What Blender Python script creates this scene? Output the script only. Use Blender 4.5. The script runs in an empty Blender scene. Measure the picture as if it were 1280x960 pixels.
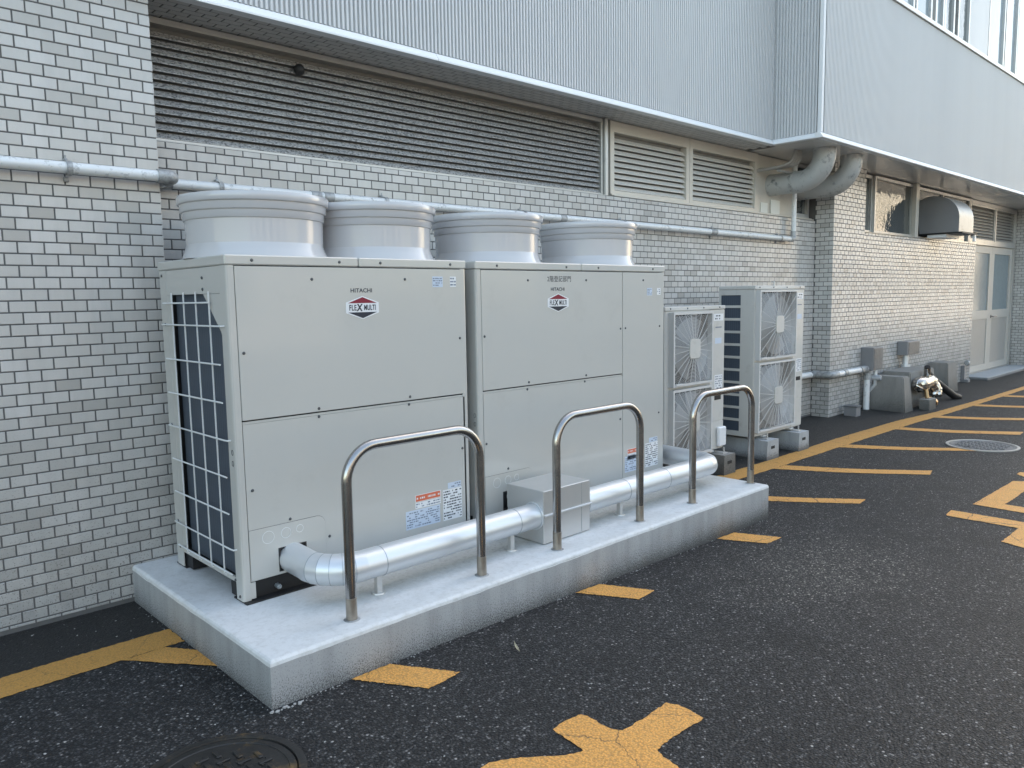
import bpy, bmesh, math, random
from math import sin, cos, pi, radians
from mathutils import Vector, Matrix
random.seed(7)
scene = bpy.context.scene
COL = scene.collection

# ------------------------------------------------------------------ camera, sky, sun, exposure
YAW, PITCH, ROLL = 0.7607, 0.1106, -0.0166
CAM = Vector((-1.3009, -2.9722, 1.3998))
cam_d = bpy.data.cameras.new('camera')
cam = bpy.data.objects.new('camera', cam_d)
COL.objects.link(cam)
FW = Vector((sin(YAW) * cos(PITCH), cos(YAW) * cos(PITCH), -sin(PITCH)))
RT = FW.cross(Vector((0, 0, 1))).normalized()
UP = RT.cross(FW)
RT, UP = cos(ROLL) * RT + sin(ROLL) * UP, cos(ROLL) * UP - sin(ROLL) * RT
m3 = Matrix((RT, UP, -FW)).transposed()
cam.matrix_world = Matrix.Translation(CAM) @ m3.to_4x4()
cam_d.sensor_fit = 'HORIZONTAL'
cam_d.sensor_width = 36
cam_d.lens = 971.157 / 1280 * 36
cam_d.clip_start = 0.05
cam_d.clip_end = 600
scene.camera = cam

SUN_EL, SUN_ROT = radians(42), radians(52)
world = bpy.data.worlds.new('World')
scene.world = world
world.use_nodes = True
wn = world.node_tree
bgn = wn.nodes['Background']
sky = wn.nodes.new('ShaderNodeTexSky')
sky.sky_type = 'NISHITA'
sky.sun_disc = False
sky.sun_elevation = SUN_EL
sky.sun_rotation = SUN_ROT
sky.air_density = 1.0
sky.dust_density = 2.5
sky.ozone_density = 1.0
tint = wn.nodes.new('ShaderNodeMix')
tint.data_type = 'RGBA'
tint.blend_type = 'MULTIPLY'
tint.inputs[0].default_value = 1.0
tint.inputs[7].default_value = (1.12, 1.0, 0.81, 1)      # white balance of the camera, the same over the whole sky
wn.links.new(sky.outputs[0], tint.inputs[6])
wn.links.new(tint.outputs[2], bgn.inputs[0])
bgn.inputs[1].default_value = 0.15
sl = bpy.data.lights.new('sun', 'SUN')
sl.energy = 3.2
sl.angle = radians(0.53)
sl.color = (1.0, 0.95, 0.87)
sun = bpy.data.objects.new('sun', sl)
COL.objects.link(sun)
sdir = Vector((sin(SUN_ROT) * cos(SUN_EL), cos(SUN_ROT) * cos(SUN_EL), sin(SUN_EL)))   # towards the sun, behind the building
sun.location = (0, 10, 30)
sun.rotation_euler = (-sdir).to_track_quat('-Z', 'Y').to_euler()
vs = scene.view_settings
vs.view_transform = 'Standard'
vs.look = 'None'
vs.gamma = 1
vs.use_curve_mapping = False
vs.exposure = 2.25

# ------------------------------------------------------------------ material helpers
def new_mat(name):
    m = bpy.data.materials.new(name)
    m.use_nodes = True
    nt = m.node_tree
    return m, nt, nt.nodes['Principled BSDF']

def N(nt, typ, **kw):
    n = nt.nodes.new(typ)
    for k, v in kw.items():
        if k.startswith('i_'):
            n.inputs[k[2:].replace('_', ' ')].default_value = v
        else:
            setattr(n, k, v)
    return n

def L(nt, a, b):
    nt.links.new(a, b)

def ramp(nt, src, stops):
    r = nt.nodes.new('ShaderNodeValToRGB')
    el = r.color_ramp.elements
    while len(el) < len(stops):
        el.new(0.5)
    for e, (p, c) in zip(el, stops):
        e.position = p
        e.color = (c, c, c, 1) if not isinstance(c, tuple) else (*c, 1)
    L(nt, src, r.inputs[0])
    return r.outputs[0]

def mixc(nt, fac, a, b, mode='MIX'):
    n = nt.nodes.new('ShaderNodeMix')
    n.data_type = 'RGBA'
    n.blend_type = mode
    if hasattr(fac, 'name'):
        L(nt, fac, n.inputs[0])
    else:
        n.inputs[0].default_value = fac
    for s, i in ((a, 6), (b, 7)):
        if hasattr(s, 'name'):
            L(nt, s, n.inputs[i])
        else:
            n.inputs[i].default_value = (*s, 1)
    return n.outputs[2]

def mathn(nt, op, a, b=None, clamp=False):
    n = nt.nodes.new('ShaderNodeMath')
    n.operation = op
    n.use_clamp = clamp
    for i, s in enumerate((a, b)):
        if s is None:
            continue
        if hasattr(s, 'name'):
            L(nt, s, n.inputs[i])
        else:
            n.inputs[i].default_value = s
    return n.outputs[0]

def pos(nt):
    return nt.nodes.new('ShaderNodeNewGeometry').outputs['Position']

def noise(nt, scale, detail=4, rough=0.6, vec=None, stretch=None):
    p = vec or pos(nt)
    if stretch:
        mp = nt.nodes.new('ShaderNodeMapping')
        mp.inputs['Scale'].default_value = stretch
        L(nt, p, mp.inputs[0])
        p = mp.outputs[0]
    n = N(nt, 'ShaderNodeTexNoise', i_Scale=scale, i_Detail=detail, i_Roughness=rough)
    L(nt, p, n.inputs['Vector'])
    return n.outputs[0]

def bump(nt, b, h, strength=0.3, dist=0.002):
    n = N(nt, 'ShaderNodeBump', i_Strength=strength, i_Distance=dist)
    L(nt, h, n.inputs['Height'])
    L(nt, n.outputs[0], b.inputs['Normal'])

def simple(name, col, rough=0.5, metal=0.0, vary=0.06, scale=6.0, stretch=None, rvary=0.08, bmp=0.0, bscale=60, coat=0.0, dirt=None, dirt_lo=0.5, dirt_hi=0.75, dscale=9):
    m, nt, b = new_mat(name)
    n1 = noise(nt, scale, 6, 0.6, stretch=stretch)
    c = mixc(nt, n1, tuple(x * (1 - vary) for x in col), tuple(min(1, x * (1 + vary)) for x in col))
    if dirt:
        dn = noise(nt, dscale, 8, 0.7)
        c = mixc(nt, ramp(nt, dn, [(dirt_lo, 0.0), (dirt_hi, 1.0)]), c, dirt)
    L(nt, c, b.inputs['Base Color'])
    n2 = noise(nt, scale * 2.3, 5, 0.65, stretch=stretch)
    rr = nt.nodes.new('ShaderNodeMapRange')
    rr.inputs[3].default_value = max(0.02, rough - rvary)
    rr.inputs[4].default_value = min(1, rough + rvary)
    L(nt, n2, rr.inputs[0])
    L(nt, rr.outputs[0], b.inputs['Roughness'])
    b.inputs['Metallic'].default_value = metal
    if coat:
        b.inputs['Coat Weight'].default_value = coat
        b.inputs['Coat Roughness'].default_value = 0.08
    if bmp:
        bump(nt, b, noise(nt, bscale, 4, 0.6), bmp)
    return m

def sepz(nt):
    s = nt.nodes.new('ShaderNodeSeparateXYZ')
    L(nt, pos(nt), s.inputs[0])
    return s.outputs

def mat_tile():
    m, nt, b = new_mat('glazed tile')
    oi = nt.nodes.new('ShaderNodeObjectInfo').outputs['Random']
    ri = nt.nodes.new('ShaderNodeNewGeometry').outputs['Random Per Island']
    r = mathn(nt, 'FRACT', mathn(nt, 'ADD', mathn(nt, 'MULTIPLY', oi, 7.31), ri))
    base = ramp(nt, r, [(0.0, (0.42, 0.405, 0.375)), (0.08, (0.48, 0.465, 0.435)), (0.18, (0.535, 0.52, 0.49)), (0.6, (0.575, 0.56, 0.53)), (1.0, (0.62, 0.605, 0.58))])
    sp = noise(nt, 420, 2, 0.5)
    base = mixc(nt, ramp(nt, sp, [(0.3, 0.16), (0.5, 0.0)]), base, (0.30, 0.29, 0.27))
    cl = noise(nt, 9, 6, 0.65, stretch=(1, 1, 0.16))
    base = mixc(nt, ramp(nt, cl, [(0.42, 0.0), (0.72, 0.42)]), base, (0.40, 0.39, 0.37))
    z = sepz(nt)
    low = ramp(nt, z[2], [(0.0, 1.0), (0.18, 0.9), (0.5, 0.42), (1.0, 0.0)])
    spots = noise(nt, 150, 5, 0.7)
    sf = mathn(nt, 'MULTIPLY', low, ramp(nt, spots, [(0.585, 0.0), (0.63, 1.0)]))
    base = mixc(nt, sf, base, (0.05, 0.05, 0.045))
    grime = mathn(nt, 'MULTIPLY', low, ramp(nt, noise(nt, 6, 5), [(0.3, 0.25), (0.7, 0.75)]))
    base = mixc(nt, mathn(nt, 'MULTIPLY', grime, 0.8), base, (0.20, 0.20, 0.19))
    blot = noise(nt, 1.6, 5, 0.6)
    base = mixc(nt, ramp(nt, blot, [(0.45, 0.0), (0.75, 0.22)]), base, (0.44, 0.42, 0.38))
    L(nt, base, b.inputs['Base Color'])
    rr = nt.nodes.new('ShaderNodeMapRange')
    rr.inputs[3].default_value = 0.14
    rr.inputs[4].default_value = 0.30
    L(nt, noise(nt, 40, 4), rr.inputs[0])
    L(nt, rr.outputs[0], b.inputs['Roughness'])
    bump(nt, b, noise(nt, 55, 3), 0.25, 0.002)
    return m

def mat_asphalt():
    m, nt, b = new_mat('asphalt')
    wn_ = noise(nt, 40, 2)
    vm = nt.nodes.new('ShaderNodeVectorMath')
    vm.operation = 'ADD'
    cx_ = nt.nodes.new('ShaderNodeCombineXYZ')
    L(nt, mathn(nt, 'MULTIPLY', wn_, 0.012), cx_.inputs[0])
    L(nt, pos(nt), vm.inputs[0])
    L(nt, cx_.outputs[0], vm.inputs[1])
    def cells(scale):
        v = N(nt, 'ShaderNodeTexVoronoi', i_Scale=scale)
        L(nt, vm.outputs[0], v.inputs['Vector'])
        sc = nt.nodes.new('ShaderNodeSeparateColor')
        L(nt, v.outputs['Color'], sc.inputs[0])
        return v, sc.outputs
    v, col = cells(108.0)
    v2, col2 = cells(230.0)
    xyz = sepz(nt)
    big = noise(nt, 0.9, 6, 0.6)
    mid = noise(nt, 5, 6, 0.65)
    worn = ramp(nt, mathn(nt, 'ADD', mathn(nt, 'MULTIPLY', big, 0.75), mathn(nt, 'MULTIPLY', mid, 0.25)), [(0.42, 0.0), (0.60, 1.0)])
    stone_d = ramp(nt, col[0], [(0.0, (0.009, 0.0095, 0.0105)), (0.45, (0.021, 0.022, 0.024)), (0.75, (0.044, 0.045, 0.047)), (0.92, (0.090, 0.090, 0.091)), (0.975, (0.16, 0.158, 0.155)), (0.992, (0.30, 0.29, 0.28)), (1.0, (0.42, 0.41, 0.38))])
    stone_w = ramp(nt, col[0], [(0.0, (0.013, 0.0132, 0.0138)), (0.4, (0.033, 0.033, 0.034)), (0.72, (0.070, 0.069, 0.068)), (0.9, (0.13, 0.127, 0.122)), (0.97, (0.21, 0.204, 0.195)), (1.0, (0.38, 0.365, 0.345))])
    # pale sheen in the middle of the lane, painted into the asphalt colour
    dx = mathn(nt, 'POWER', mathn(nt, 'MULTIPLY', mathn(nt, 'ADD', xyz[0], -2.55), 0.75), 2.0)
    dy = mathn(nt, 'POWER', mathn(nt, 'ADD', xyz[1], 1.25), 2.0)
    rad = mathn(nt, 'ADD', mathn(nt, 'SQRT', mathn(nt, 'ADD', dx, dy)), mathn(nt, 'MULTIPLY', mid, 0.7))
    lightened = ramp(nt, rad, [(0.45, 1.0), (1.35, 0.0)])
    worn = mathn(nt, 'ADD', mathn(nt, 'MULTIPLY', worn, 0.75), lightened, True)  # wear noise plus the painted sheen
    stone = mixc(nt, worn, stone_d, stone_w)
    gap = ramp(nt, v.outputs['Distance'], [(0.34, 0.0), (0.62, 0.85)])
    c = mixc(nt, gap, stone, (0.009, 0.009, 0.0095))
    fine = ramp(nt, col2[1], [(0.0, 0.45), (0.5, 1.0), (0.9, 1.5), (1.0, 2.2)])
    c = mixc(nt, 0.55, c, fine, 'MULTIPLY')
    # strip against the wall: old tar with soil in it
    edge = mathn(nt, 'ADD', xyz[1], mathn(nt, 'MULTIPLY', noise(nt, 7, 6, 0.7), 0.25))
    strip = ramp(nt, mathn(nt, 'SUBTRACT', edge, 0.10), [(0.18, 0.0), (0.34, 1.0)])
    old = mixc(nt, noise(nt, 26, 8, 0.8), (0.003, 0.003, 0.0034), (0.066, 0.063, 0.058))
    c = mixc(nt, mathn(nt, 'MULTIPLY', strip, 0.8), c, old)
    stain = ramp(nt, noise(nt, 2.3, 5, 0.6), [(0.56, 0.0), (0.72, 0.7)])
    c = mixc(nt, stain, c, (0.012, 0.012, 0.012))
    c = mixc(nt, mathn(nt, 'SUBTRACT', 1.0, lightened), mixc(nt, 1.0, c, (1.75, 1.68, 1.56), 'MULTIPLY'), mixc(nt, 1.0, c, (1.0, 1.0, 1.0), 'MULTIPLY'))
    L(nt, c, b.inputs['Base Color'])
    b.inputs['Roughness'].default_value = 0.66
    b.inputs['Specular IOR Level'].default_value = 0.35
    h = mathn(nt, 'ADD', mathn(nt, 'MULTIPLY', v.outputs['Distance'], -1.0), mathn(nt, 'ADD', mathn(nt, 'MULTIPLY', noise(nt, 30, 6, 0.75), mathn(nt, 'ADD', mathn(nt, 'MULTIPLY', strip, 2.5), 0.9)), mathn(nt, 'MULTIPLY', v2.outputs['Distance'], -0.35)))
    bump(nt, b, h, 1.0, 0.008)
    return m

def mat_paint():
    m, nt, b = new_mat('yellow road paint')
    n1 = noise(nt, 9, 6, 0.7)
    c = mixc(nt, n1, (0.80, 0.375, 0.075), (0.88, 0.45, 0.11))
    gv = N(nt, 'ShaderNodeTexVoronoi', i_Scale=120.0)
    L(nt, pos(nt), gv.inputs['Vector'])
    c = mixc(nt, ramp(nt, gv.outputs['Distance'], [(0.35, 0.0), (0.75, 0.5)]), c, (0.30, 0.165, 0.055))
    c = mixc(nt, ramp(nt, noise(nt, 240, 3, 0.6), [(0.35, 0.45), (0.55, 0.0)]), c, (0.36, 0.19, 0.06))
    v = N(nt, 'ShaderNodeTexVoronoi', i_Scale=34.0, feature='DISTANCE_TO_EDGE')
    wob = noise(nt, 30, 3)
    vm = nt.nodes.new('ShaderNodeVectorMath')
    vm.operation = 'ADD'
    sv = nt.nodes.new('ShaderNodeCombineXYZ')
    L(nt, mathn(nt, 'MULTIPLY', wob, 0.05), sv.inputs[0])
    L(nt, mathn(nt, 'MULTIPLY', noise(nt, 24, 3), 0.05), sv.inputs[1])
    L(nt, pos(nt), vm.inputs[0])
    L(nt, sv.outputs[0], vm.inputs[1])
    L(nt, vm.outputs[0], v.inputs['Vector'])
    crack = ramp(nt, v.outputs['Distance'], [(0.005, 0.45), (0.014, 0.0)])
    c = mixc(nt, crack, c, (0.24, 0.13, 0.05))
    v2 = N(nt, 'ShaderNodeTexVoronoi', i_Scale=3.2, feature='DISTANCE_TO_EDGE')
    L(nt, vm.outputs[0], v2.inputs['Vector'])
    big = ramp(nt, v2.outputs['Distance'], [(0.0025, 0.85), (0.006, 0.0)])
    c = mixc(nt, big, c, (0.03, 0.028, 0.025))
    z = sepz(nt)
    nearwall = ramp(nt, mathn(nt, 'ADD', z[1], 0.2), [(0.1, 0.0), (0.45, 1.0)])
    c = mixc(nt, mathn(nt, 'MULTIPLY', nearwall, 0.5), c, (0.34, 0.19, 0.04))
    chip = ramp(nt, noise(nt, 30, 8, 0.78), [(0.62, 0.0), (0.65, 1.0)])
    wear = mathn(nt, 'ADD', mathn(nt, 'MULTIPLY', nearwall, 0.6), 0.25, True)
    c = mixc(nt, mathn(nt, 'MULTIPLY', chip, wear), c, (0.03, 0.03, 0.03))
    L(nt, c, b.inputs['Base Color'])
    b.inputs['Roughness'].default_value = 0.6
    bump(nt, b, mathn(nt, 'SUBTRACT', noise(nt, 160, 4, 0.7), gv.outputs['Distance']), 0.8, 0.004)
    return m

def mat_concrete(name, col, dark, low_from=0.0, low_to=0.12):
    m, nt, b = new_mat(name)
    n1 = noise(nt, 5, 8, 0.65)
    c = mixc(nt, n1, tuple(x * 0.86 for x in col), tuple(x * 1.1 for x in col))
    streak = noise(nt, 14, 5, 0.6, stretch=(1, 1, 0.08))
    nz = nt.nodes.new('ShaderNodeNewGeometry')
    sx = nt.nodes.new('ShaderNodeSeparateXYZ')
    L(nt, nz.outputs['True Normal'], sx.inputs[0])
    side = ramp(nt, mathn(nt, 'ABSOLUTE', sx.outputs[2]), [(0.3, 1.0), (0.8, 0.0)])
    c = mixc(nt, mathn(nt, 'MULTIPLY', side, ramp(nt, streak, [(0.4, 0.0), (0.7, 0.55)])), c, tuple(x * 0.62 for x in col))
    z = sepz(nt)
    mr = nt.nodes.new('ShaderNodeMapRange')
    mr.inputs[1].default_value = low_from
    mr.inputs[2].default_value = low_to
    mr.inputs[3].default_value = 1
    mr.inputs[4].default_value = 0
    L(nt, z[2], mr.inputs[0])
    pw_ = mathn(nt, 'POWER', mr.outputs[0], 2.0)
    sp = ramp(nt, mathn(nt, 'ADD', mathn(nt, 'MULTIPLY', pw_, 0.30), noise(nt, 210, 5, 0.7, stretch=(1, 1, 0.8))), [(0.57, 0.0), (0.72, 1.0)])
    soot = mathn(nt, 'MULTIPLY', mathn(nt, 'MULTIPLY', pw_, side), ramp(nt, noise(nt, 4, 5, 0.6), [(0.3, 0.35), (0.7, 1.0)]))
    c = mixc(nt, mathn(nt, 'MULTIPLY', soot, 0.95), c, tuple(x * 0.20 for x in col))
    c = mixc(nt, mathn(nt, 'MULTIPLY', mathn(nt, 'MULTIPLY', side, ramp(nt, noise(nt, 8, 5, 0.6), [(0.55, 0.0), (0.7, 0.3)])), mr.outputs[0]), c, (col[0] * 0.75, col[1] * 0.55, col[2] * 0.40))
    c = mixc(nt, mathn(nt, 'MULTIPLY', mathn(nt, 'MULTIPLY', sp, side), 0.9), c, dark)
    pit = ramp(nt, noise(nt, 260, 3, 0.6), [(0.30, 0.35), (0.42, 0.0)])
    c = mixc(nt, pit, c, tuple(x * 0.6 for x in col))
    L(nt, c, b.inputs['Base Color'])
    b.inputs['Roughness'].default_value = 0.75
    bump(nt, b, noise(nt, 90, 6, 0.7), 0.25, 0.002)
    return m

def mat_plinth_top():
    m, nt, b = new_mat('coated concrete top')
    c = mixc(nt, noise(nt, 4, 8, 0.65), (0.62, 0.63, 0.625), (0.75, 0.755, 0.75))
    xyz = sepz(nt)
    # grime where the pipe keeps the surface damp
    dy = mathn(nt, 'ABSOLUTE', mathn(nt, 'ADD', xyz[1], 0.20))
    band = ramp(nt, mathn(nt, 'ADD', dy, mathn(nt, 'MULTIPLY', noise(nt, 9, 6, 0.7), 0.14)), [(0.09, 1.0), (0.24, 0.0)])
    band = mathn(nt, 'MULTIPLY', band, ramp(nt, mathn(nt, 'ADD', xyz[0], mathn(nt, 'MULTIPLY', noise(nt, 6, 4), 0.3)), [(0.30, 0.0), (0.48, 1.0)]))
    c = mixc(nt, mathn(nt, 'MULTIPLY', band, 0.5), c, (0.40, 0.39, 0.33))
    c = mixc(nt, mathn(nt, 'MULTIPLY', band, ramp(nt, noise(nt, 60, 6, 0.75), [(0.50, 0.0), (0.66, 0.45)])), c, (0.14, 0.135, 0.11))
    c = mixc(nt, ramp(nt, noise(nt, 35, 7, 0.7), [(0.48, 0.0), (0.72, 0.5)]), c, (0.46, 0.455, 0.43))
    c = mixc(nt, ramp(nt, noise(nt, 3.2, 7, 0.7), [(0.48, 0.0), (0.68, 0.45)]), c, (0.47, 0.465, 0.44))
    c = mixc(nt, ramp(nt, noise(nt, 170, 4, 0.7), [(0.62, 0.0), (0.72, 0.5)]), c, (0.30, 0.295, 0.28))
    L(nt, c, b.inputs['Base Color'])
    b.inputs['Roughness'].default_value = 0.75
    b.inputs['Specular IOR Level'].default_value = 0.3
    bump(nt, b, mathn(nt, 'ADD', noise(nt, 45, 6, 0.65), mathn(nt, 'MULTIPLY', noise(nt, 7, 4, 0.6), 2.0)), 0.4, 0.004)
    return m

def mat_louver(name, lo, hi, grime):
    m, nt, b = new_mat(name)
    c = mixc(nt, noise(nt, 8, 6, 0.6, stretch=(0.3, 1, 1)), lo, hi)
    sp = ramp(nt, noise(nt, 110, 6, 0.75, stretch=(0.6, 1, 1)), [(0.47, 0.0), (0.60, grime)])
    c = mixc(nt, sp, c, (0.05, 0.05, 0.052))
    L(nt, c, b.inputs['Base Color'])
    b.inputs['Roughness'].default_value = 0.5
    b.inputs['Metallic'].default_value = 0.25
    return m

def mat_glass(name, col, wob):
    m, nt, b = new_mat(name)
    b.inputs['Base Color'].default_value = (*col, 1)
    b.inputs['Roughness'].default_value = 0.03
    b.inputs['IOR'].default_value = 1.6
    b.inputs['Specular IOR Level'].default_value = 0.9
    if wob:
        bump(nt, b, noise(nt, 9, 3, 0.5), wob, 0.02)
    return m

def mat_finned():
    m, nt, b = new_mat('coil fins')
    w = N(nt, 'ShaderNodeTexWave', wave_type='BANDS', bands_direction='Z', i_Scale=95.0)
    L(nt, pos(nt), w.inputs['Vector'])
    w2 = N(nt, 'ShaderNodeTexWave', wave_type='BANDS', bands_direction='Y', i_Scale=16.0)
    L(nt, pos(nt), w2.inputs['Vector'])
    c = mixc(nt, w.outputs[1], (0.040, 0.055, 0.078), (0.125, 0.155, 0.195))
    c = mixc(nt, mathn(nt, 'MULTIPLY', w2.outputs[1], 0.25), c, (0.02, 0.03, 0.045))
    L(nt, c, b.inputs['Base Color'])
    b.inputs['Roughness'].default_value = 0.5
    b.inputs['Metallic'].default_value = 0.3
    bump(nt, b, w.outputs[1], 0.4, 0.002)
    return m

def mat_duct():
    m, nt, b = new_mat('weathered duct paint')
    c = mixc(nt, noise(nt, 7, 6, 0.7), (0.42, 0.43, 0.425), (0.54, 0.55, 0.54))
    z = sepz(nt)
    d = noise(nt, 11, 8, 0.72)
    c = mixc(nt, ramp(nt, d, [(0.54, 0.0), (0.66, 0.8)]), c, (0.12, 0.13, 0.14))
    L(nt, c, b.inputs['Base Color'])
    b.inputs['Roughness'].default_value = 0.5
    b.inputs['Metallic'].default_value = 0.2
    return m

def mat_steel():
    m, nt, b = new_mat('stainless steel tube')
    c = mixc(nt, noise(nt, 30, 5, 0.7, stretch=(1, 1, 0.15)), (0.34, 0.325, 0.31), (0.48, 0.465, 0.45))
    L(nt, c, b.inputs['Base Color'])
    b.inputs['Metallic'].default_value = 1
    rr = nt.nodes.new('ShaderNodeMapRange')
    rr.inputs[3].default_value = 0.12
    rr.inputs[4].default_value = 0.30
    L(nt, noise(nt, 25, 5), rr.inputs[0])
    L(nt, rr.outputs[0], b.inputs['Roughness'])
    return m

M = dict(
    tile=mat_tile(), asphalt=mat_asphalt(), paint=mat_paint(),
    mortar=simple('dark mortar', (0.115, 0.113, 0.11), 0.9, vary=0.25, scale=30, bmp=0.4, bscale=120),
    soffit_tile=simple('soffit tile', (0.52, 0.51, 0.485), 0.45, vary=0.1, scale=9),
    clad=simple('ribbed metal cladding', (0.63, 0.635, 0.635), 0.52, 0.12, vary=0.06, scale=2.2, stretch=(1, 1, 0.03)),
    white=simple('white coated trim', (0.80, 0.81, 0.81), 0.4, vary=0.03),
    alum=simple('anodised aluminium', (0.52, 0.515, 0.50), 0.36, 0.6, vary=0.07, dirt=(0.2, 0.19, 0.18), dirt_lo=0.58, dirt_hi=0.85),
    beige=simple('beige aluminium', (0.60, 0.565, 0.50), 0.42, 0.15, vary=0.07, dirt=(0.22, 0.2, 0.17), dirt_lo=0.6, dirt_hi=0.9),
    louver_dark=mat_louver('sooty louver slat', (0.42, 0.415, 0.40), (0.60, 0.595, 0.58), 0.88),
    louver_beige=mat_louver('beige louver slat', (0.66, 0.64, 0.59), (0.76, 0.735, 0.68), 0.2),
    louver_back=simple('dusty louvre lining', (0.22, 0.215, 0.20), 0.8, vary=0.2),
    black=simple('black void paint', (0.012, 0.012, 0.013), 0.7, vary=0.2),
    soffit=simple('glossy soffit panel', (0.74, 0.735, 0.72), 0.22, 0.15, vary=0.05, rvary=0.05),
    glass=mat_glass('dark window glass', (0.035, 0.045, 0.05), 0.25),
    glass_up=mat_glass('upper window glass', (0.20, 0.25, 0.28), 0.05),
    frosted=simple('obscure glass', (0.20, 0.25, 0.27), 0.18, vary=0.15, scale=14, bmp=0.25, bscale=22),
    doorpaint=simple('door paint', (0.50, 0.475, 0.43), 0.4, vary=0.04),
    doorpanel=simple('door panel', (0.38, 0.36, 0.33), 0.45, vary=0.04),
    unit=simple('ivory unit enamel', (0.505, 0.495, 0.46), 0.32, vary=0.035, scale=2.2, coat=0.6, rvary=0.07, bmp=0.06, bscale=3.5, dirt=(0.42, 0.41, 0.38), dirt_lo=0.56, dirt_hi=1.0, dscale=4),
    hood=simple('moulded hood plastic', (0.54, 0.535, 0.54), 0.24, vary=0.03, scale=3, coat=0.8, rvary=0.05),
    acbody=simple('outdoor unit enamel', (0.56, 0.55, 0.515), 0.36, vary=0.04, coat=0.2, dirt=(0.38, 0.36, 0.32), dirt_lo=0.55, dirt_hi=0.9),
    acgrille=simple('grille wire plastic', (0.60, 0.59, 0.57), 0.4, vary=0.03),
    fanwell=simple('fan well grey', (0.07, 0.07, 0.07), 0.6, vary=0.1),
    fanblade=simple('fan blade grey', (0.30, 0.305, 0.31), 0.45, vary=0.1),
    fin=mat_finned(),
    screw=simple('zinc screw head', (0.10, 0.105, 0.11), 0.5, 0.5),
    wire=simple('white coated wire', (0.72, 0.73, 0.72), 0.35, vary=0.03),
    steel=mat_steel(),
    steel_old=simple('stained steel sleeve', (0.36, 0.32, 0.27), 0.38, 0.85, vary=0.3, scale=30),
    lag=simple('galvanised pipe jacket', (0.70, 0.72, 0.735), 0.40, 0.62, vary=0.05, scale=7, rvary=0.06, bmp=0.05, bscale=22),
    lagdark=simple('jacket seam', (0.42, 0.45, 0.47), 0.4, 0.7),
    hoodsteel=simple('dull steel hood', (0.50, 0.49, 0.47), 0.45, 0.6, vary=0.1, scale=7, dirt=(0.25, 0.24, 0.22), dirt_lo=0.55, dirt_hi=0.8),
    boxsteel=simple('sheet steel box', (0.60, 0.595, 0.58), 0.36, 0.6, vary=0.05, scale=9, rvary=0.06),
    plinth=mat_concrete('plinth concrete', (0.40, 0.405, 0.405), (0.03, 0.03, 0.028), -0.06, 0.17),
    plinthtop=mat_plinth_top(),
    oldconc=mat_concrete('old dark concrete', (0.27, 0.26, 0.24), (0.06, 0.06, 0.055), -0.1, 0.45),
    footconc=mat_concrete('pale mounting block', (0.40, 0.42, 0.43), (0.08, 0.08, 0.08), -0.02, 0.1),
    pipe=simple('galvanised pipe paint', (0.72, 0.735, 0.735), 0.42, 0.1, vary=0.1, scale=20, dirt=(0.25, 0.26, 0.26), dirt_lo=0.55, dirt_hi=0.72, dscale=25),
    elbow=simple('cast pipe elbow', (0.42, 0.43, 0.43), 0.5, 0.3, vary=0.15, scale=20, dirt=(0.16, 0.16, 0.16), dirt_lo=0.45, dirt_hi=0.7, dscale=22),
    duct=mat_duct(),
    greybox=simple('grey box enamel', (0.25, 0.25, 0.255), 0.42, 0.2, vary=0.08),
    chrome=simple('foil jacket', (0.52, 0.49, 0.45), 0.2, 1.0, vary=0.05, bmp=0.25, bscale=18, rvary=0.03),
    brass=simple('aged brass', (0.42, 0.27, 0.13), 0.35, 0.8, vary=0.2, scale=30),
    iron=simple('worn cast iron', (0.030, 0.029, 0.028), 0.45, 0.4, vary=0.5, scale=18, dirt=(0.17, 0.11, 0.045), dirt_lo=0.54, dirt_hi=0.66, dscale=7, bmp=0.5, bscale=70),
    irongrey=simple('grey cast iron', (0.16, 0.165, 0.17), 0.45, 0.3, vary=0.4, scale=22, bmp=0.4, bscale=60),
    hose=simple('grey hose', (0.33, 0.32, 0.30), 0.55, vary=0.15, scale=25),
    rubber=simple('black rubber', (0.014, 0.014, 0.015), 0.55),
    paper=simple('white paper', (0.78, 0.77, 0.70), 0.7, vary=0.03),
    sticker=simple('pale blue label stock', (0.55, 0.62, 0.72), 0.45, vary=0.04),
    orange=simple('orange label print', (0.66, 0.16, 0.08), 0.45),
    ink=simple('black print', (0.025, 0.028, 0.04), 0.5),
    inkgrey=simple('grey print', (0.16, 0.19, 0.25), 0.5),
    red=simple('crimson emblem print', (0.22, 0.006, 0.025), 0.5),
    navy=simple('navy emblem print', (0.016, 0.02, 0.034), 0.5),
    wprint=simple('white emblem print', (0.76, 0.77, 0.78), 0.4, vary=0.02),
    leaf=simple('dry leaf', (0.42, 0.38, 0.27), 0.7, vary=0.2, scale=60),
    chip=simple('pale chips', (0.40, 0.395, 0.38), 0.8, vary=0.2, scale=60),
    facade=simple('pale plaster', (0.76, 0.69, 0.58), 0.7, vary=0.06),
    brown=simple('buff render', (0.36, 0.33, 0.29), 0.8, vary=0.15),
    roof=simple('flat roof', (0.25, 0.25, 0.25), 0.8),
)

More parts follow.
